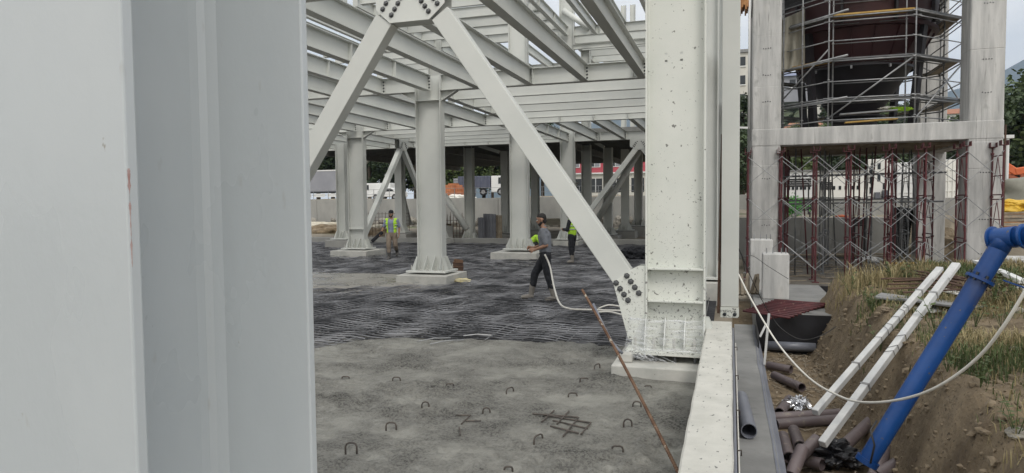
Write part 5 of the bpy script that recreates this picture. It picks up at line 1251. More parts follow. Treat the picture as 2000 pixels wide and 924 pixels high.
# ============================================================ TREES
def tree_mesh(seed, H, crown_r, crown_lo, n_clump, n_leaf, ls, conifer=False):
    r = random.Random(seed); tr = MB(); cr = MB()
    tr.tube([(0, 0, -.5), (.1*r.uniform(-1, 1), 0, H*.3), (.2*r.uniform(-1, 1), .1, H*.62), (0, 0, H*.92)], [H*.026, H*.02, H*.012, H*.003], 8)
    cl = []
    for k in range(n_clump):
        if conifer:
            t = r.random()**.8; z = crown_lo+(H-crown_lo)*t; rad = crown_r*(1-t)**.8*r.uniform(.35, 1); a = r.uniform(0, 2*PI); c = Vector((rad*math.cos(a), rad*math.sin(a), z-rad*.25)); cs = crown_r*.26*(1-.6*t)
        else:
            d = Vector((r.gauss(0, 1), r.gauss(0, 1), r.gauss(0, 1))).normalized()*r.uniform(.45, 1)**.6; c = Vector((d.x*crown_r, d.y*crown_r, (crown_lo+H)/2+d.z*(H-crown_lo)/2)); cs = crown_r*r.uniform(.2, .36)
        cl.append((c, cs))
        if k % 3 == 0: tr.tube([(0, 0, max(crown_lo*.6, c.z-crown_r*.6)), c*.5+Vector((0, 0, c.z*.45)), c], [H*.008, H*.005, H*.002], 5)
    for k in range(n_leaf):
        c, cs = cl[k % len(cl)]; p = c+Vector((r.gauss(0, .5), r.gauss(0, .5), r.gauss(0, .42)))*cs
        d = Vector((r.gauss(0, 1), r.gauss(0, 1), r.gauss(0, .6))).normalized()*ls*r.uniform(.6, 1.4); s = d.orthogonal().normalized()*ls*.6
        if r.random() < .5: s = s.cross(d).normalized()*ls*.6
        cr.add([p-d, p+s, p+d, p-s], [(0, 1, 2, 3)])
    return tr, cr
PROTO = []
for k, (H_, cr_, lo_, con, mt) in enumerate(((12, 3.6, 2.0, False, 'leaf_dark'), (10, 3.4, 1.6, False, 'leaf_mid'), (14, 3.0, 1.5, True, 'leaf_dark'), (11, 3.8, 2.2, False, 'leaf_dark'), (9, 2.6, 1.0, True, 'leaf_mid'))):
    a, b = tree_mesh(40+k, H_, cr_, lo_, 46, 4200, .26, con); PROTO.append((a.mesh('trunk', 'bark', True), b.mesh('crown', mt), H_))
def tree(p, h, kind, label, group=None, rz=None):
    tm, cm, H_ = PROTO[kind]; t = thing('tree', label, 'tree', tuple(p), rnd.uniform(0, 6) if rz is None else rz, group); s = h/H_; t.scale = (s*rnd.uniform(.9, 1.1), s*rnd.uniform(.9, 1.1), s)
    link('trunk', tm, t); link('crown', cm, t); return t

# ============================================================ LEFT BACKGROUND: retaining wall, road, lorries
WY = 55.6
rw = thing('retaining_wall', 'long grey concrete retaining wall behind the steel frame', 'wall', (0, 0, 0))
for k in range(20): bevel(MB().lo_hi((-58+k*3, WY-.3, .2), (-55.03+k*3, WY, 2.42+.02*(k % 3))).build('panel', 'concrete_wall', rw), .015, 1)
sw = thing('stone_wall', 'low rough stone wall at the foot of the retaining wall', 'wall', (0, 0, 0)); SM = [rock_mesh(60+k, 'stone', 2) for k in range(5)]
for k in range(150):
    x = -40+rnd.uniform(0, 38); z = rnd.choice((.0, .28, .52)); o = link('stone', SM[k % 5], sw, (x, WY-1.2+rnd.uniform(-.1, .1), z), (rnd.uniform(0, 6), rnd.uniform(0, 6), 0)); s = rnd.uniform(.18, .30); o.scale = (s*1.3, s, s)
# light sand heaps and timber in the yard
for k, (u, v, w_, mt, lab) in enumerate(((640, 446, 3.4, 'plank_light', 'pale sand bank in the yard left of the steel columns'), (735, 447, 2.6, 'plank_light', 'pale sand heap behind the wire fence'), (640, 458, 2.6, 'earth', 'brown earth bank in the yard left of the steel columns'), (735, 460, 2.4, 'earth', 'brown earth heap behind the walking worker'))):
    if 'plank_light' not in MATS: mat('plank_light', (.42, .38, .29), (.56, .52, .42), scale=1.5, rough=.95, bump=.3)
    p = at(u, v, y=46-k*2.2); t = thing('earth_heap', lab, 'heap', (p.x, p.y, -.05)); crumple('heap', t, w_*.5, mt, k+2, (1.7, .8, .42), 5, .35, 1.6, True)
t = thing('timber_pallet', 'stack of light timber boards in the yard behind the columns', 'timber', tuple(at(1075, 440, y=46)))
for k in range(12): bevel(MB().lo_hi((-2+.04*(k % 3), (k % 3)*.3, .12*(k//3)), (2, (k % 3)*.3+.27, .12*(k//3)+.1)).build('board', 'plank_light', t), .004, 1)
# wire mesh fence
t = thing('mesh_fence', 'rusty wire mesh fence behind the walking worker', 'fence', (0, 0, 0)); a = at(715, 470, y=36); b = at(800, 470, y=36)
for k in range(14): x = a.x+(b.x-a.x)*k/13; MB().tube([(x, 36, -.1), (x, 36, 1.5)], .012, 5).build('wire', 'rust_dark', t)
for k in range(8): MB().tube([(a.x, 36, .0+.2*k), (b.x, 36, .02+.2*k)], .010, 5).build('wire', 'rust_dark', t)
# formwork panels and wall stubs with starter bars
for k, (u0, u1, v0, v1, Y_, mt, lab) in enumerate(((944, 968, 417, 474, 33.2, 'form_panel', 'dark upright formwork panel beside the rear pedestals'), (934, 946, 424, 474, 33.0, 'form_panel', 'narrow dark formwork panel leaning behind a rear column'), (968, 980, 420, 472, 33.6, 'plank', 'brown formwork panel next to the dark one'), (866, 884, 440, 474, 33.0, 'concrete_wall', 'short concrete wall stub with bars, behind the clean column'))):
    a = at(u0, v1, y=Y_); b = at(u1, v0, y=Y_); t = thing('formwork', lab, 'formwork', (a.x, Y_, -.02)); w_ = b.x-a.x; h_ = b.z+.02
    n = 4 if w_ > .4 else 3
    for q in range(n): bevel(MB().lo_hi((w_*q/n+.004, 0, 0), (w_*(q+1)/n-.004, .06, h_-.05*rnd.random())).build('board', mt, t), .004, 1)
    MB().lo_hi((0, .06, h_*.3), (w_, .12, h_*.36)).build('waler', 'rust_dark', t)
t = thing('starter_bars', 'row of rusty starter bars rising behind the clean column', 'rebar', tuple(at(868, 470, y=34)))
for k in range(16): MB().tube([(.07*k*1.3, .2*(k % 2), 0), (.07*k*1.3+rnd.uniform(-.03, .03), .2*(k % 2), 1.35+rnd.uniform(-.2, .25))], .014, 5).build('bar', 'rust_dark', t)
for k in range(3): MB().tube([(-.1, .1, .4+.35*k), (1.6, .1, .4+.35*k)], .012, 5).build('tie_bar', 'rust_dark', t)

# lorry with grey curtain trailer
def wheel(par, x, y, z, r=.5, w_=.28):
    o = MB().tube([(x, y-w_/2, z), (x, y+w_/2, z)], r, 20).build('wheel', 'tyre', par); MB().tube([(x, y-w_/2-.012, z), (x, y-w_/2+.01, z)], r*.55, 14).build('rim', 'galv', o); return o
p = at(668, 392, y=78); t = thing('lorry_trailer', 'long grey curtain sided lorry trailer parked behind the retaining wall', 'lorry', (p.x-13.6, 78, 2.45))
bevel(MB().lo_hi((0, 0, 1.25), (13.6, 2.5, 4.0)).build('box', 'lorry_grey', t), .05, 1); MB().lo_hi((-.03, -.04, 3.95), (13.63, 2.54, 4.1)).build('roof_rail', 'paint_white', t); MB().lo_hi((0, -.03, 1.1), (13.6, 2.53, 1.25)).build('chassis', 'bolt_dark', t)
for k in range(3): wheel(t, 2.0+1.3*k, .2, .5)
for k in range(6): MB().lo_hi((1+2.1*k, -.05, .55), (2.7+2.1*k, -.02, 1.0)).build('side_guard', 'paint_white', t)
# white van and cars
def car(p, L, label, mt, van=False, rz=0):
    t = thing('van' if van else 'car', label, 'van' if van else 'car', tuple(p), rz); W = 1.75
    if van: prof = [(0, .35), (0, 1.0), (.5, 1.15), (.95, 1.9), (1.25, 2.05), (L, 2.05), (L, .35)]
    else: prof = [(0, .35), (0, .78), (.9, .92), (1.55, 1.38), (2.9, 1.42), (3.7, 1.0), (L, .92), (L, .35)]
    o = MB().prism([(x-L/2, 0, z) for x, z in prof], (0, W, 0)).build('body', mt, t); bevel(o, .06, 2)
    gl = [(.62, 1.2), (1.02, 1.82), (1.9, 1.85), (1.9, 1.2)] if van else [(1.15, .95), (1.65, 1.3), (2.85, 1.33), (3.35, .98)]
    MB().prism([(x-L/2, -.012, z) for x, z in gl], (0, .01, 0)).build('window', 'glass_dark', t)
    for x in (.85, L-.85): wheel(t, x-L/2, .08, .33, .33, .2)
    return t
p = at(728, 392, y=74); car((p.x, 74, 2.5), 4.8, 'white van parked behind the braces of the side frame', 'paint_white', True)
p = at(752, 391, y=72); car((p.x, 72, 2.5), 4.2, 'white car parked next to the van behind the retaining wall', 'paint_white')
p = at(975, 381, y=76); 
t = thing('truck', 'white cab truck with dark blue tipper body behind the retaining wall', 'truck', (p.x, 76, 2.9)); bevel(MB().prism([(-1.0, 0, .4), (1.1, 0, .4), (1.1, 0, 1.5), (.75, 0, 2.3), (-1.0, 0, 2.3)], (0, 2.1, 0)).build('cab', 'paint_white', t), .05, 2)
MB().prism([(-.1, -.012, 1.35), (1.0, -.012, 1.35), (.72, -.012, 2.1), (-.1, -.012, 2.1)], (0, .01, 0)).build('window', 'glass_dark', t)
bevel(MB().lo_hi((-5.2, -.1, .9), (-1.1, 2.2, 2.3)).build('tipper_body', 'container_blue', t), .04, 1)
for k in range(9): MB().lo_hi((-5.1+.45*k, -.16, .95), (-5.0+.45*k, -.101, 2.25)).build('rib', 'container_blue', t)
for x in (.2, -2.0, -4.0): wheel(t, x, .1, .42, .45)
# brick pallets
for k, (u, v, n) in enumerate(((876, 381, 5), (889, 381, 5), (902, 381, 4), (883, 381, 6))):
    p = at(u, v, y=70+k*.9); t = thing('brick_pallet', 'pallet stacked with orange hollow bricks behind the retaining wall', 'brick pallet', (p.x, 70+k*.9, 2.75), 0, 'pallets of orange bricks')
    MB().lo_hi((-.5, 0, 0), (.5, 1, .12)).build('pallet', 'plank', t)
    bm_ = MB().lo_hi((-.115, 0, 0), (.115, 1, .225)).mesh('brick', 'brick_orange')
    for r_ in range(n):
        for c in range(4): link('brick', bm_, t, (-.365+.245*c, 0, .125+.24*r_))
p = at(905, 382, y=69); t = thing('rubble_heap', 'pale rubble heap in front of the orange bricks', 'heap', (p.x-.6, 69, 2.6)); crumple('heap', t, .6, 'paint_white_b', 3, (2.6, .8, .5), 4, .5, 2.5)
p = at(880, 372, y=78); t = thing('water_tank', 'pale stack of grey sheets behind the orange bricks', 'stack', (p.x+1.6, 78, 3)); 
for k in range(7): MB().lo_hi((-1.2, 0, .3*k), (1.2+.05*(k % 2), 1.5, .3*k+.26)).build('sheet', 'lorry_grey', t)
# fence rails and posts on the retaining wall
t = thing('guard_rail', 'thin guard rail with posts on top of the retaining wall', 'railing', (0, WY+.1, 2.44))
for k in range(26): MB().tube([(-44+1.6*k, 0, 0), (-44+1.6*k, 0, .9)], .025, 6).build('post', 'galv', t)
for z in (.45, .88): MB().tube([(-44, 0, z), (-4, 0, z)], .018, 6).build('rail', 'galv', t)

# red building with white windows
p = at(1096, 350, y=98); q = at(1275, 350, y=98); rbld = thing('red_building', 'red walled building with white window frames beyond the back row of columns', 'building', (p.x, 98, 2.8)); Wd = q.x-p.x+6
bevel(MB().lo_hi((0, 0, 0), (Wd, 9, 3.4)).build('ground_floor', 'wall_cream', rbld), .03, 1); bevel(MB().lo_hi((0, -.3, 3.4), (Wd, 9, 6.6)).build('wall', 'wall_red', rbld), .03, 1)
bevel(MB().lo_hi((-.6, -1.0, 6.6), (Wd+.6, 9.6, 7.0)).build('roof', 'paint_white_b', rbld), .03, 1); MB().lo_hi((-.1, -.34, 3.25), (Wd+.1, -.002, 3.45)).build('string_course', 'paint_white', rbld)
for k in range(7):
    x = 1.2+k*3.0; wn = MB().lo_hi((x, -.36, 4.2), (x+1.7, -.302, 5.9)).build('window', 'paint_white', rbld); MB().lo_hi((x+.12, -.39, 4.32), (x+.8, -.362, 5.78)).build('pane', 'glass_dark', wn); MB().lo_hi((x+.9, -.39, 4.32), (x+1.58, -.362, 5.78)).build('pane', 'lorry_grey', wn)
    wn = MB().lo_hi((x+.1, -.06, .6), (x+1.9, -.003, 2.6)).build('window', 'glass_dark', rbld); MB().lo_hi((x+.9, -.09, .6), (x+1.0, -.062, 2.6)).build('mullion', 'paint_white', wn)

# trees behind the retaining wall: (u, y, height, kind)
TL = 'dark evergreen tree standing behind the retaining wall'; TM = 'mid green leafy tree standing behind the retaining wall'
for k, (u, y_, h, kd) in enumerate([(560, 96, 13, 0), (590, 94, 11, 3), (622, 92, 12, 0), (650, 95, 13, 3), (672, 99, 12, 1), (700, 96, 12, 0), (722, 92, 13, 2), (745, 98, 12, 0), (768, 94, 11, 3), (790, 97, 13, 2), (812, 92, 12, 0), (835, 96, 11, 1), (868, 92, 12, 0), (885, 90, 9, 1), (905, 98, 13, 0), (925, 93, 12, 2), (945, 97, 12, 3), (962, 91, 9, 1), (985, 95, 12, 0), (1005, 92, 13, 2), (1030, 99, 12, 3), (1060, 97, 11, 0)]):
    p = at(u, 380, y=y_); tree((p.x, y_, 2.7), h, kd, TL if kd in (0, 2, 3) else TM, 'trees behind the retaining wall' if kd in (0, 2, 3) else 'leafy trees behind the retaining wall')

# ============================================================ RIGHT BACKGROUND: hill, houses, mountain
def hz(x, y):
    s = sstep(-25, 70, x+.15*(y-100)); s2 = 1-.50*sstep(.12, .27, x/max(y, 1)); return 3.3+s*s2*(46*sstep(92, 320, y)+6*fbm(x*.012, y*.012, 3)*sstep(110, 200, y))-.8*(1-s)
m = MB(); hx = [-60+9*k for k in range(64)]; hy = [80+8*k for k in range(48)]
for y in hy:
    for x in hx: m.v.append((x, y, hz(x, y)-(1.5 if y < 84 else 0)))
for j in range(len(hy)-1):
    for i in range(len(hx)-1): a = j*len(hx)+i; m.f.append((a, a+1, a+len(hx)+1, a+len(hx)))
tag(m.build('hill', 'hill_green', smooth=True), kind='structure')
# far mountain range
m = MB(); RNG = []
for i in range(90):
    u = 900+i*18; dirv = at(u, 380, y=4200); 
    pk = 520+190*sstep(1750, 2080, u)+230*math.exp(-((u-2170)/150)**2)+45*fbm(u*.011, 2, 1)
    RNG.append((dirv.x, pk))
for r_, (yy, f) in enumerate(((3300, 0), (3700, .45), (4200, 1.0), (5000, .5), (6000, 0))):
    for i, (x, pk) in enumerate(RNG): m.v.append((x*yy/4200, yy+120*fbm(i*.3, r_), (pk+ (70*fbm(i*.4, r_*2) if 0 < f < 1 else 0))*f-5))
for r_ in range(4):
    for i in range(89): a = r_*90+i; m.f.append((a, a+1, a+91, a+90))
tag(m.build('mountain', 'mountain', smooth=True), kind='structure')
# houses on the hill
def house(p, w_, d, h, mt, roof, label, floors=2, rz=0, name='house', flat=False, cat='house'):
    t = thing(name, label, cat, tuple(p), rz); bevel(MB().lo_hi((-w_/2, 0, -2), (w_/2, d, h)).build('wall', mt, t), .05, 1)
    if flat:
        MB().lo_hi((-w_/2-.3, -.3, h), (w_/2+.3, d+.3, h+.5)).build('roof', roof, t)
    else: MB().prism([(-w_/2-.5, -.5, h), (w_/2+.5, -.5, h), (w_/2-.8, d/2, h+w_*.16), (-w_/2+.8, d/2, h+w_*.16)], (0, .05, 0)).add([(-w_/2-.5, -.5, h), (w_/2+.5, -.5, h), (w_/2+.5, d+.5, h), (-w_/2-.5, d+.5, h), (-w_/2+.8, d/2, h+w_*.17), (w_/2-.8, d/2, h+w_*.17)], [(0, 1, 5, 4), (1, 2, 5), (2, 3, 4, 5), (3, 0, 4)]) or None
    if not flat:
        MB2 = MB(); MB2.add([(-w_/2-.5, -.5, h), (w_/2+.5, -.5, h), (w_/2+.5, d+.5, h), (-w_/2-.5, d+.5, h), (-w_/2+.8, d/2, h+w_*.17), (w_/2-.8, d/2, h+w_*.17)], [(0, 1, 5, 4), (1, 2, 5), (2, 3, 4, 5), (3, 0, 4), (3, 2, 1, 0)]); MB2.build('roof', roof, t)
    nw = max(2, int(w_/2.6)); fh = h/floors
    for f in range(floors):
        for k in range(nw):
            x = -w_/2+w_*(k+.5)/nw; wn = MB().lo_hi((x-.55, -.06, f*fh+fh*.3), (x+.55, -.002, f*fh+fh*.78)).build('window', 'glass_dark', t)
            MB().lo_hi((x-.65, -.16, f*fh+fh*.24), (x+.65, -.003, f*fh+fh*.29)).build('sill', 'paint_white', wn)
    return t
p = at(1442, 235, y=118); house((p.x-4, 118, 5), 12, 10, 21, 'wall_cream', 'grey_sheet', 'tall cream apartment block between the wall post and concrete column', 7, 0, 'apartment_block', True, 'building')
o = bevel(MB().lo_hi((-2.5, 2, 26.4), (3, 7, 28.6)).build('roof_house', 'wall_cream'), .03, 1); o.parent = [x for x in bpy.data.objects if x.name.startswith('apartment_block')][0]; o.location = (1, 0, -5)
p = at(1548, 170, y=150); house((p.x, 150, p.z-1), 9, 8, 3.2, 'lorry_grey', 'roof_blue', 'blue roofed building on the slope seen through the scaffold', 1, 0, 'house')
HS = ['pale house on the wooded slope with dark windows', 'cream house on the wooded slope with tiled roof']
for k, (u, v, y_, w_, fl) in enumerate([(1535, 215, 170, 8, 2), (1580, 205, 185, 9, 2), (1846, 222, 150, 7, 2), (1862, 206, 185, 9, 3), (1850, 215, 230, 10, 2), (1872, 210, 250, 9, 2), (1968, 225, 210, 9, 2), (1982, 205, 240, 10, 2), (1990, 235, 180, 7, 2), (1875, 232, 140, 6, 2), (1610, 195, 215, 9, 2), (1800, 300, 120, 8, 2), (1660, 205, 200, 9, 3), (1445, 175, 240, 12, 3)]):
    p = at(u, v, y=y_); z = hz(p.x, y_); house((p.x, y_, min(max(z, p.z-3), z+1.0)-.5), w_, 7, 3.0*fl, 'wall_cream' if k % 3 else 'paint_white_b', 'roof_tile' if k % 2 else 'grey_sheet', HS[k % 2], fl, rnd.uniform(-.2, .2), 'house', k % 2 == 0)['group'] = 'houses on the slope, '+('flat' if k % 2 == 0 else 'tiled')
# trees on the slope
n = 0
for k in range(150):
    y_ = 96+rnd.random()**1.2*215; u = rnd.uniform(1430, 2060); p = at(u, 300, y=y_); z = hz(p.x, y_)
    kd = rnd.choice((0, 1, 1, 3, 2, 4)); tree((p.x, y_, z-.4), rnd.uniform(6, 11)*(.85 if y_ > 200 else 1), kd, ('dark ' if kd in (0, 2, 3) else 'mid green ')+'tree growing on the slope beyond the site', None)['group'] = 'dark trees on the slope' if kd in (0, 2, 3) else 'green trees on the slope'
# nearer trees at the right edge and behind the containers
for k, (u, y_, h, kd) in enumerate([(1978, 62, 7.6, 1), (2005, 58, 8.5, 3), (1992, 70, 8.6, 0), (2035, 60, 10, 1), (1966, 75, 9.6, 2), (2060, 66, 11, 0)]):
    p = at(u, 380, y=y_); tree((p.x, y_, 1.4), h, kd, 'leafy tree beyond the orange excavator at the edge of the yard' if kd in (1,) else 'dark tree beyond the orange excavator at the edge of the yard', 'trees beyond the excavator' if kd == 1 else 'dark trees beyond the excavator')
for k, (u, y_, h, kd) in enumerate([(1700, 66, 6.0, 0), (1725, 68, 6.4, 3), (1752, 64, 6.2, 0), (1672, 69, 5.6, 3), (1778, 70, 6.0, 0), (1560, 72, 5.0, 1), (1450, 66, 9.5, 0), (1462, 70, 8.5, 1), (1446, 60, 6, 3)]):
    p = at(u, 380, y=y_); tree((p.x, y_, 1.6), h, kd, 'dark round tree behind the site containers' if kd in (0, 3) else 'light green tree behind the site cabins', 'dark trees behind the containers' if kd in (0, 3) else 'light trees behind the cabins')
# ============================================================ WORKERS
def capsule(m, a, b, ra, rb, n=12, sx=1.0, side=None):
    """tapered rounded limb; sx widens the section along `side`"""
    a = Vector(a); b = Vector(b); t = (b-a).normalized() if (b-a).length > 1e-6 else Vector((0, 0, 1))
    x = Vector(side) if side is not None else t.cross(Vector((0, 0, 1)) if abs(t.z) < .9 else Vector((1, 0, 0)))
    x = (x-t*x.dot(t)).normalized(); y = t.cross(x); o = len(m.v); rows = []
    K = 4
    for k in range(K+1): an = PI/2*(1-k/K); rows.append((a-t*(ra*math.sin(an)), ra*math.cos(an)))
    for k in range(K+1): an = PI/2*k/K; rows.append((b+t*(rb*math.sin(an)), rb*math.cos(an)))
    for c, r in rows:
        r = max(r, 1e-4); m.v += [tuple(c+x*(r*sx*math.cos(2*PI*q/n))+y*(r*math.sin(2*PI*q/n))) for q in range(n)]
    for i in range(len(rows)-1):
        for q in range(n): p0 = o+i*n+q; p1 = o+i*n+(q+1) % n; m.f.append((p0, p1, p1+n, p0+n))
    m.f.append(tuple(reversed(range(o, o+n)))); m.f.append(tuple(range(o+(len(rows)-1)*n, o+len(rows)*n)))
def fuse(m, name, mt, parent, vox, smooth_it=4, wrinkle=0):
    me = m.mesh(name+'_raw', mt); ob = bpy.data.objects.new(name, me); COL.objects.link(ob)
    r = ob.modifiers.new('r', 'REMESH'); r.mode = 'VOXEL'; r.voxel_size = vox; r.use_smooth_shade = True
    s = ob.modifiers.new('s', 'SMOOTH'); s.iterations = smooth_it; s.factor = .5
    if wrinkle:
        tx = bpy.data.textures.new(name+'_wr', 'CLOUDS'); tx.noise_scale = .09; d = ob.modifiers.new('d', 'DISPLACE'); d.texture = tx; d.strength = wrinkle; d.mid_level = .5
    dg = bpy.context.evaluated_depsgraph_get(); me2 = bpy.data.meshes.new_from_object(ob.evaluated_get(dg)); me2.name = name
    bpy.data.objects.remove(ob); 
    if not me2.materials: me2.materials.append(MATS[mt])
    me2.polygons.foreach_set('use_smooth', [True]*len(me2.polygons))
    return link(name, me2, parent)
def hand(m, wrist, d, palm_n, L=.185, curl=.9, thumb_s=1):
    """palm, four fingers and a thumb; d: direction of the hand, palm_n: towards the palm side"""
    d = Vector(d).normalized(); pn = Vector(palm_n); pn = (pn-d*pn.dot(d)).normalized(); s = d.cross(pn)*thumb_s
    w_ = Vector(wrist); kn = w_+d*(L*.50)
    for q in (-.026, -.009, .009, .026): capsule(m, w_+s*q*.7, kn+s*q, .015, .013, 8)
    for q, ln in ((.029, .40), (.010, .45), (-.010, .43), (-.028, .33)):
        p = kn+s*q; ln *= L*1.05; a1 = curl*.55; p1 = p+(d*math.cos(a1)+pn*math.sin(a1))*ln*.45; a2 = curl*1.25; p2 = p1+(d*math.cos(a2)+pn*math.sin(a2))*ln*.32; a3 = curl*1.9; p3 = p2+(d*math.cos(a3)+pn*math.sin(a3))*ln*.25
        capsule(m, p, p1, .0105, .0098, 8); capsule(m, p1, p2, .0098, .009, 8); capsule(m, p2, p3, .009, .0075, 8)
    t0 = w_+d*(L*.18)+s*.026; t1 = t0+(d*.6+s*.7+pn*.25).normalized()*.038; t2 = t1+(d*.8+s*.1+pn*.6).normalized()*.034; t3 = t2+(d*.7-s*.3+pn*.7).normalized()*.026
    capsule(m, t0, t1, .0145, .0125, 8); capsule(m, t1, t2, .0125, .011, 8); capsule(m, t2, t3, .011, .009, 8)

def person(label, loc, face, J, mats, vox=.011, cap=False, vest=None, long_sleeve=False, beard=True, scale=1.0):
    """J: joints in body space (x forward, y left, z up). face: world direction the body looks to"""
    t = thing('person', label, 'person', loc, math.atan2(face[1], face[0])); t.scale = (scale,)*3
    V = {k: Vector(v) for k, v in J.items() if isinstance(v, tuple)}; SD = (0, 1, 0); sd = Vector(J.get('side', (0, 1, 0)))
    up = (V['neck']-V['pelvis']).normalized()
    b = MB()
    # trunk, neck
    capsule(b, V['pelvis'], V['waist'], .105, .10, 16, 1.35, sd); capsule(b, V['waist'], V['chest'], .10, .115, 16, 1.40, sd); capsule(b, V['chest'], V['neck']-up*.05, .115, .07, 16, 1.45, sd)
    capsule(b, V['neck']-up*.06, V['head']-Vector((0, 0, .05)), .056, .052, 14)
    # head: skull, face, jaw, nose, ears
    h = V['head']; fw = Vector(J.get('look', (1, 0, 0))).normalized(); hs = fw.cross(Vector((0, 0, 1))).normalized(); hu = hs.cross(fw)
    capsule(b, h+hu*.045-fw*.018, h+hu*.050+fw*.012, .082, .080, 16, .92, hs); capsule(b, h+fw*.025+hu*.01, h+fw*.040-hu*.055, .066, .046, 14, .95, hs)
    capsule(b, h+fw*.090+hu*.012, h+fw*.106-hu*.018, .010, .014, 8); capsule(b, h+fw*.080-hu*.052-hs*.014, h+fw*.080-hu*.052+hs*.014, .011, .011, 8)
    for s in (-1, 1): capsule(b, h+hs*(s*.076)+hu*.015-fw*.01, h+hs*(s*.078)-hu*.022-fw*.004, .017, .012, 8)
    # limbs
    for s in ('l', 'r'):
        capsule(b, V['sh_'+s], V['el_'+s], .054, .041, 14); capsule(b, V['el_'+s], V['wr_'+s], .041, .027, 14)
        hd = V['wr_'+s]-V['el_'+s]; hd.normalize(); hd = Vector(J.get('hd_'+s, hd)); hand(b, V['wr_'+s], hd, J.get('pn_'+s, (0, 0, -1)), curl=J.get('curl_'+s, .7), thumb_s=1 if s == 'l' else -1)
        capsule(b, V['hip_'+s], V['kn_'+s], .086, .058, 14); capsule(b, V['kn_'+s], V['an_'+s], .056, .038, 14); capsule(b, V['an_'+s]-Vector((0, 0, .04)), V['to_'+s], .042, .032, 12, 1.2, sd)
    fuse(b, 'body', 'skin', t, vox, 3)
    # eyes
    for s in (-1, 1):
        e = MB(); capsule(e, h+fw*.076+hs*(s*.031)+hu*.018, h+fw*.083+hs*(s*.031)+hu*.018, .012, .011, 10); e.build('eye', 'paint_white', t, True); e = MB(); capsule(e, h+fw*.0875+hs*(s*.031)+hu*.018, h+fw*.090+hs*(s*.031)+hu*.018, .006, .005, 8); e.build('pupil', 'hair', t, True)
        e = MB(); capsule(e, h+fw*.088+hs*(s*.016)+hu*.037, h+fw*.080+hs*(s*.048)+hu*.036, .006, .005, 8); e.build('eyebrow', 'hair', t, True)
    # hair and beard
    if not cap:
        hr = MB(); capsule(hr, h+hu*.060-fw*.028, h+hu*.066+fw*.008, .083, .077, 16, .95, hs); capsule(hr, h-fw*.045+hu*.03, h-fw*.048-hu*.035, .064, .050, 14, 1.05, hs); capsule(hr, h+fw*.035+hu*.110-hs*.03, h+fw*.035+hu*.110+hs*.03, .030, .030, 10)
        fuse(hr, 'hair', 'hair', t, .010, 2, .012)
    else:
        hr = MB(); capsule(hr, h+hu*.070-fw*.025, h+hu*.075+fw*.012, .089, .086, 16, .98, hs); capsule(hr, h+fw*.08+hu*.06-hs*.04, h+fw*.08+hu*.06+hs*.04, .012, .012, 10); capsule(hr, h+fw*.13+hu*.055-hs*.03, h+fw*.13+hu*.055+hs*.03, .010, .010, 10); capsule(hr, h+fw*.07+hu*.06, h+fw*.13+hu*.055, .012, .010, 10, 4, hs); fuse(hr, 'cap', 'cloth_black', t, .010, 2)
    if beard:
        be = MB(); capsule(be, h+fw*.045-hu*.072-hs*.030, h+fw*.045-hu*.072+hs*.030, .036, .036, 12); capsule(be, h+fw*.005-hu*.045-hs*.052, h+fw*.05-hu*.07-hs*.03, .027, .028, 10); capsule(be, h+fw*.005-hu*.045+hs*.052, h+fw*.05-hu*.07+hs*.03, .027, .028, 10); fuse(be, 'beard', 'hair', t, .010, 2)
    # shirt
    g_ = .017; c = MB()
    capsule(c, V['pelvis']+up*.06, V['waist'], .118, .122, 16, 1.36, sd); capsule(c, V['waist'], V['chest'], .122, .134, 16, 1.38, sd); capsule(c, V['chest'], V['neck']-up*.075, .134, .078, 16, 1.5, sd); capsule(c, V['neck']-up*.08, V['neck']-up*.025, .074, .064, 14)
    for s in ('l', 'r'):
        e = V['sh_'+s].lerp(V['el_'+s], .80 if not long_sleeve else 1); capsule(c, V['chest'].lerp(V['sh_'+s], .6)+up*.02, V['sh_'+s], .085, .068, 12); capsule(c, V['sh_'+s], e, .070, .062, 14)
        if long_sleeve: capsule(c, e, V['el_'+s].lerp(V['wr_'+s], .92), .057, .042, 14)
    fuse(c, 'shirt', mats['shirt'], t, vox, 2, .022)
    if 'collar' in mats:
        k = MB(); P = [V['neck']-up*.03+Vector((.062*math.cos(a), .066*math.sin(a), .010*math.cos(a))) for a in [2*PI*q/14 for q in range(15)]]; k.tube(P, .014, 8); k.build('collar', mats['collar'], t, True)
    # trousers
    c = MB(); capsule(c, V['pelvis']+up*.075, V['pelvis']-up*.06, .113, .115, 16, 1.38, sd)
    for s in ('l', 'r'):
        capsule(c, V['hip_'+s], V['kn_'+s], .105, .080, 14); capsule(c, V['kn_'+s], V['kn_'+s].lerp(V['an_'+s], .55), .080, .070, 14)
    fuse(c, 'trousers', mats['trousers'], t, vox, 2, .026)
    # boots
    for s in ('l', 'r'):
        c = MB(); m_ = V['kn_'+s].lerp(V['an_'+s], .42); capsule(c, m_, V['an_'+s], .070, .056, 14); capsule(c, V['an_'+s], V['an_'+s]-(V['kn_'+s]-V['an_'+s]).normalized()*.05, .054, .050, 12); capsule(c, V['an_'+s]-Vector((0, 0, .045)), V['to_'+s], .055, .042, 12, 1.15, sd)
        fuse(c, 'boot', mats['boot'], t, vox, 2)
    if vest:
        c = MB(); capsule(c, V['pelvis']+up*.05, V['waist'], .130, .134, 16, 1.36, sd); capsule(c, V['waist'], V['chest'], .134, .147, 16, 1.38, sd); capsule(c, V['chest'], V['neck']-up*.09, .147, .085, 16, 1.5, sd)
        for s in ('l', 'r'): capsule(c, V['chest'].lerp(V['sh_'+s], .5)+up*.03, V['chest'].lerp(V['sh_'+s], .95)+up*.01, .095, .072, 12)
        o = fuse(c, 'vest', 'hivis', t, vox, 2, .015)
        # cut the vest open: drop the faces of the open front, neck and armholes
        bm_ = bmesh.new(); bm_.from_mesh(o.data); dead = []
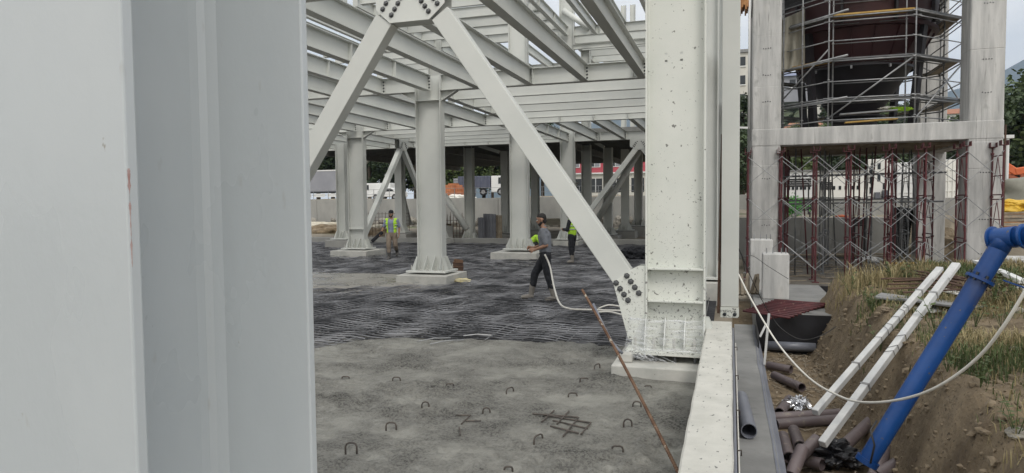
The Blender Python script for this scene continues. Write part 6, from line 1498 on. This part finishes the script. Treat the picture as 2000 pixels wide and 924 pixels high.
        for f in bm_.faces:
            p = f.calc_center_median(); q = p-V['waist']
            if vest == 'open' and p.x > V['waist'].x+.02 and abs(q.y) < .105: dead.append(f)
            elif (p-V['neck']).length < .105: dead.append(f)
            elif abs(p.y-V['waist'].y) > .225: dead.append(f)
        bmesh.ops.delete(bm_, geom=dead, context='FACES'); bm_.to_mesh(o.data); bm_.free(); sm = o.modifiers.new('t', 'SOLIDIFY'); sm.thickness = .008
        for z_ in (.22, .42):
            k = MB(); cc = V['pelvis'].lerp(V['neck'], z_+.12); rr = .146 if z_ < .3 else .152
            P = [cc+Vector((rr*math.cos(a), rr*1.40*math.sin(a), 0)) for a in [2*PI*q/24 for q in range(25)]]
            if vest == 'open': P = [p for p in P if not (p.x > cc.x+.02 and abs(p.y-cc.y) < .12)]
            k.tube(P[:], .016, 6); k.build('reflective_band', 'reflective', t, True)
    return t
RT = Vector((math.cos(YAW), math.sin(YAW), 0)); FW = Vector((-math.sin(YAW), math.cos(YAW), 0))
# 1: man in grey shirt, stepping to the left, hose in both hands
J = dict(pelvis=(0, 0, .93), waist=(.0, 0, 1.08), chest=(.02, 0, 1.30), neck=(.035, 0, 1.485), head=(.075, 0, 1.605), look=(1, .02, -.18),
         sh_l=(.04, .185, 1.39), el_l=(-.03, .245, 1.12), wr_l=(.20, .165, 1.03), sh_r=(.04, -.185, 1.39), el_r=(.02, -.235, 1.12), wr_r=(.25, -.10, 1.05),
         hip_l=(0, .095, .90), kn_l=(-.06, .105, .50), an_l=(-.17, .11, .11), to_l=(-.03, .12, .035), hip_r=(0, -.095, .90), kn_r=(.22, -.11, .53), an_r=(.30, -.11, .12), to_r=(.47, -.12, .05),
         pn_l=(.2, -.9, -.3), pn_r=(.1, .9, -.3), hd_l=(.9, -.2, .05), hd_r=(.9, .1, .1), curl_l=1.25, curl_r=1.25)
p = at(1066, 587, z=-.03); person('man in grey shirt and black trousers stepping over the bars with a white hose', (p.x, p.y, -.03), -RT*1.0+FW*.10, J, dict(shirt='shirt_grey', trousers='cloth_black', boot='boot', collar='cloth_black'), .0095, scale=1.02)
# 2: man walking towards the wall, cap and open vest
J2 = dict(pelvis=(0, 0, .93), waist=(.0, 0, 1.08), chest=(.01, 0, 1.30), neck=(.02, 0, 1.485), head=(.045, 0, 1.605), look=(1, -.05, -.05),
          sh_l=(.0, .185, 1.39), el_l=(-.06, .265, 1.13), wr_l=(.03, .27, .90), sh_r=(.0, -.185, 1.39), el_r=(-.03, -.30, 1.14), wr_r=(.04, -.38, .94),
          hip_l=(0, .095, .90), kn_l=(-.02, .12, .50), an_l=(-.30, .10, .26), to_l=(-.22, .11, .13), hip_r=(0, -.095, .90), kn_r=(.10, -.09, .50), an_r=(.06, -.09, .11), to_r=(.23, -.09, .04), pn_l=(0, -1, 0), pn_r=(0, 1, 0), curl_l=.7, curl_r=1.2)
p = at(766, 507, z=-.03); person('man in cap and open lime vest walking over the bars with a dark tool', (p.x, p.y, -.03), -FW*1.0-RT*.1, J2, dict(shirt='shirt_blue', trousers='cloth_khaki', boot='boot_dark'), .012, cap=True, vest='open', scale=1.02)
hd_ = Vector(p)-RT*.38+Vector((0, 0, .88)); o = bevel(MB().bar(hd_+RT*.05+Vector((0, 0, .12)), hd_-RT*.34-Vector((0, 0, .22)), .10, .12).build('hand_tool', 'cloth_black'), .02, 2); tag(o, 'dark bulky hand tool carried by the man in the open vest', 'tool')
# 3: man in black with lime vest, seen from behind at the wide brace
J3 = dict(J2); J3.update(wr_l=(.28, .10, 1.12), el_l=(.05, .26, 1.10), wr_r=(.28, -.10, 1.10), el_r=(.05, -.26, 1.10), head=(.10, 0, 1.58), look=(1, 0, -.4), kn_l=(.0, .10, .50), an_l=(-.05, .10, .11), to_l=(.10, .11, .04), kn_r=(.05, -.10, .50), an_r=(.05, -.10, .11), to_r=(.2, -.10, .04))
p = at(1118, 514, z=-.03); person('man in black with a lime vest bending over behind the wide brace', (p.x, p.y, -.03), -RT*.8+FW*.5, J3, dict(shirt='cloth_black', trousers='cloth_black', boot='boot'), .013, vest='closed', long_sleeve=True, scale=1.0)
# 4: crouching man in lime jacket, mostly hidden by the man in grey
J4 = dict(pelvis=(0, 0, .42), waist=(.10, 0, .54), chest=(.26, 0, .66), neck=(.40, 0, .76), head=(.50, 0, .80), look=(1, 0, -.6), sh_l=(.32, .18, .70), el_l=(.46, .24, .46), wr_l=(.62, .14, .34), sh_r=(.32, -.18, .70), el_r=(.46, -.24, .46), wr_r=(.62, -.14, .34),
          hip_l=(0, .10, .40), kn_l=(.36, .17, .44), an_l=(.10, .16, .11), to_l=(.27, .17, .04), hip_r=(0, -.10, .40), kn_r=(.36, -.17, .44), an_r=(.10, -.16, .11), to_r=(.27, -.17, .04), pn_l=(0, -1, 0), pn_r=(0, 1, 0))
p = at(1034, 500, y=24.7); person('man in lime jacket crouching at the plinth behind the man in grey', (p.x, 24.7, -.03), RT*.95-FW*.15, J4, dict(shirt='hivis', trousers='cloth_black', boot='boot_dark'), .013, long_sleeve=True)
# ============================================================ AIR
hb = MB().lo_hi((-4000, -400, -310), (4500, 7000, 1400)).build('haze', None); tag(hb, 'thin pale haze in the air between the site and the mountain', 'haze', kind='stuff')
hm = bpy.data.materials.new('haze'); hm.use_nodes = True; ht = hm.node_tree; ht.nodes.remove(ht.nodes['Principled BSDF']); pv = ht.nodes.new('ShaderNodeVolumePrincipled')
pv.inputs['Color'].default_value = (.62, .78, 1.0, 1); pv.inputs['Density'].default_value = .00016; pv.inputs['Anisotropy'].default_value = .2
ht.links.new(pv.outputs[0], ht.nodes['Material Output'].inputs['Volume']); hb.data.materials.append(hm); hb.display_type = 'WIRE'
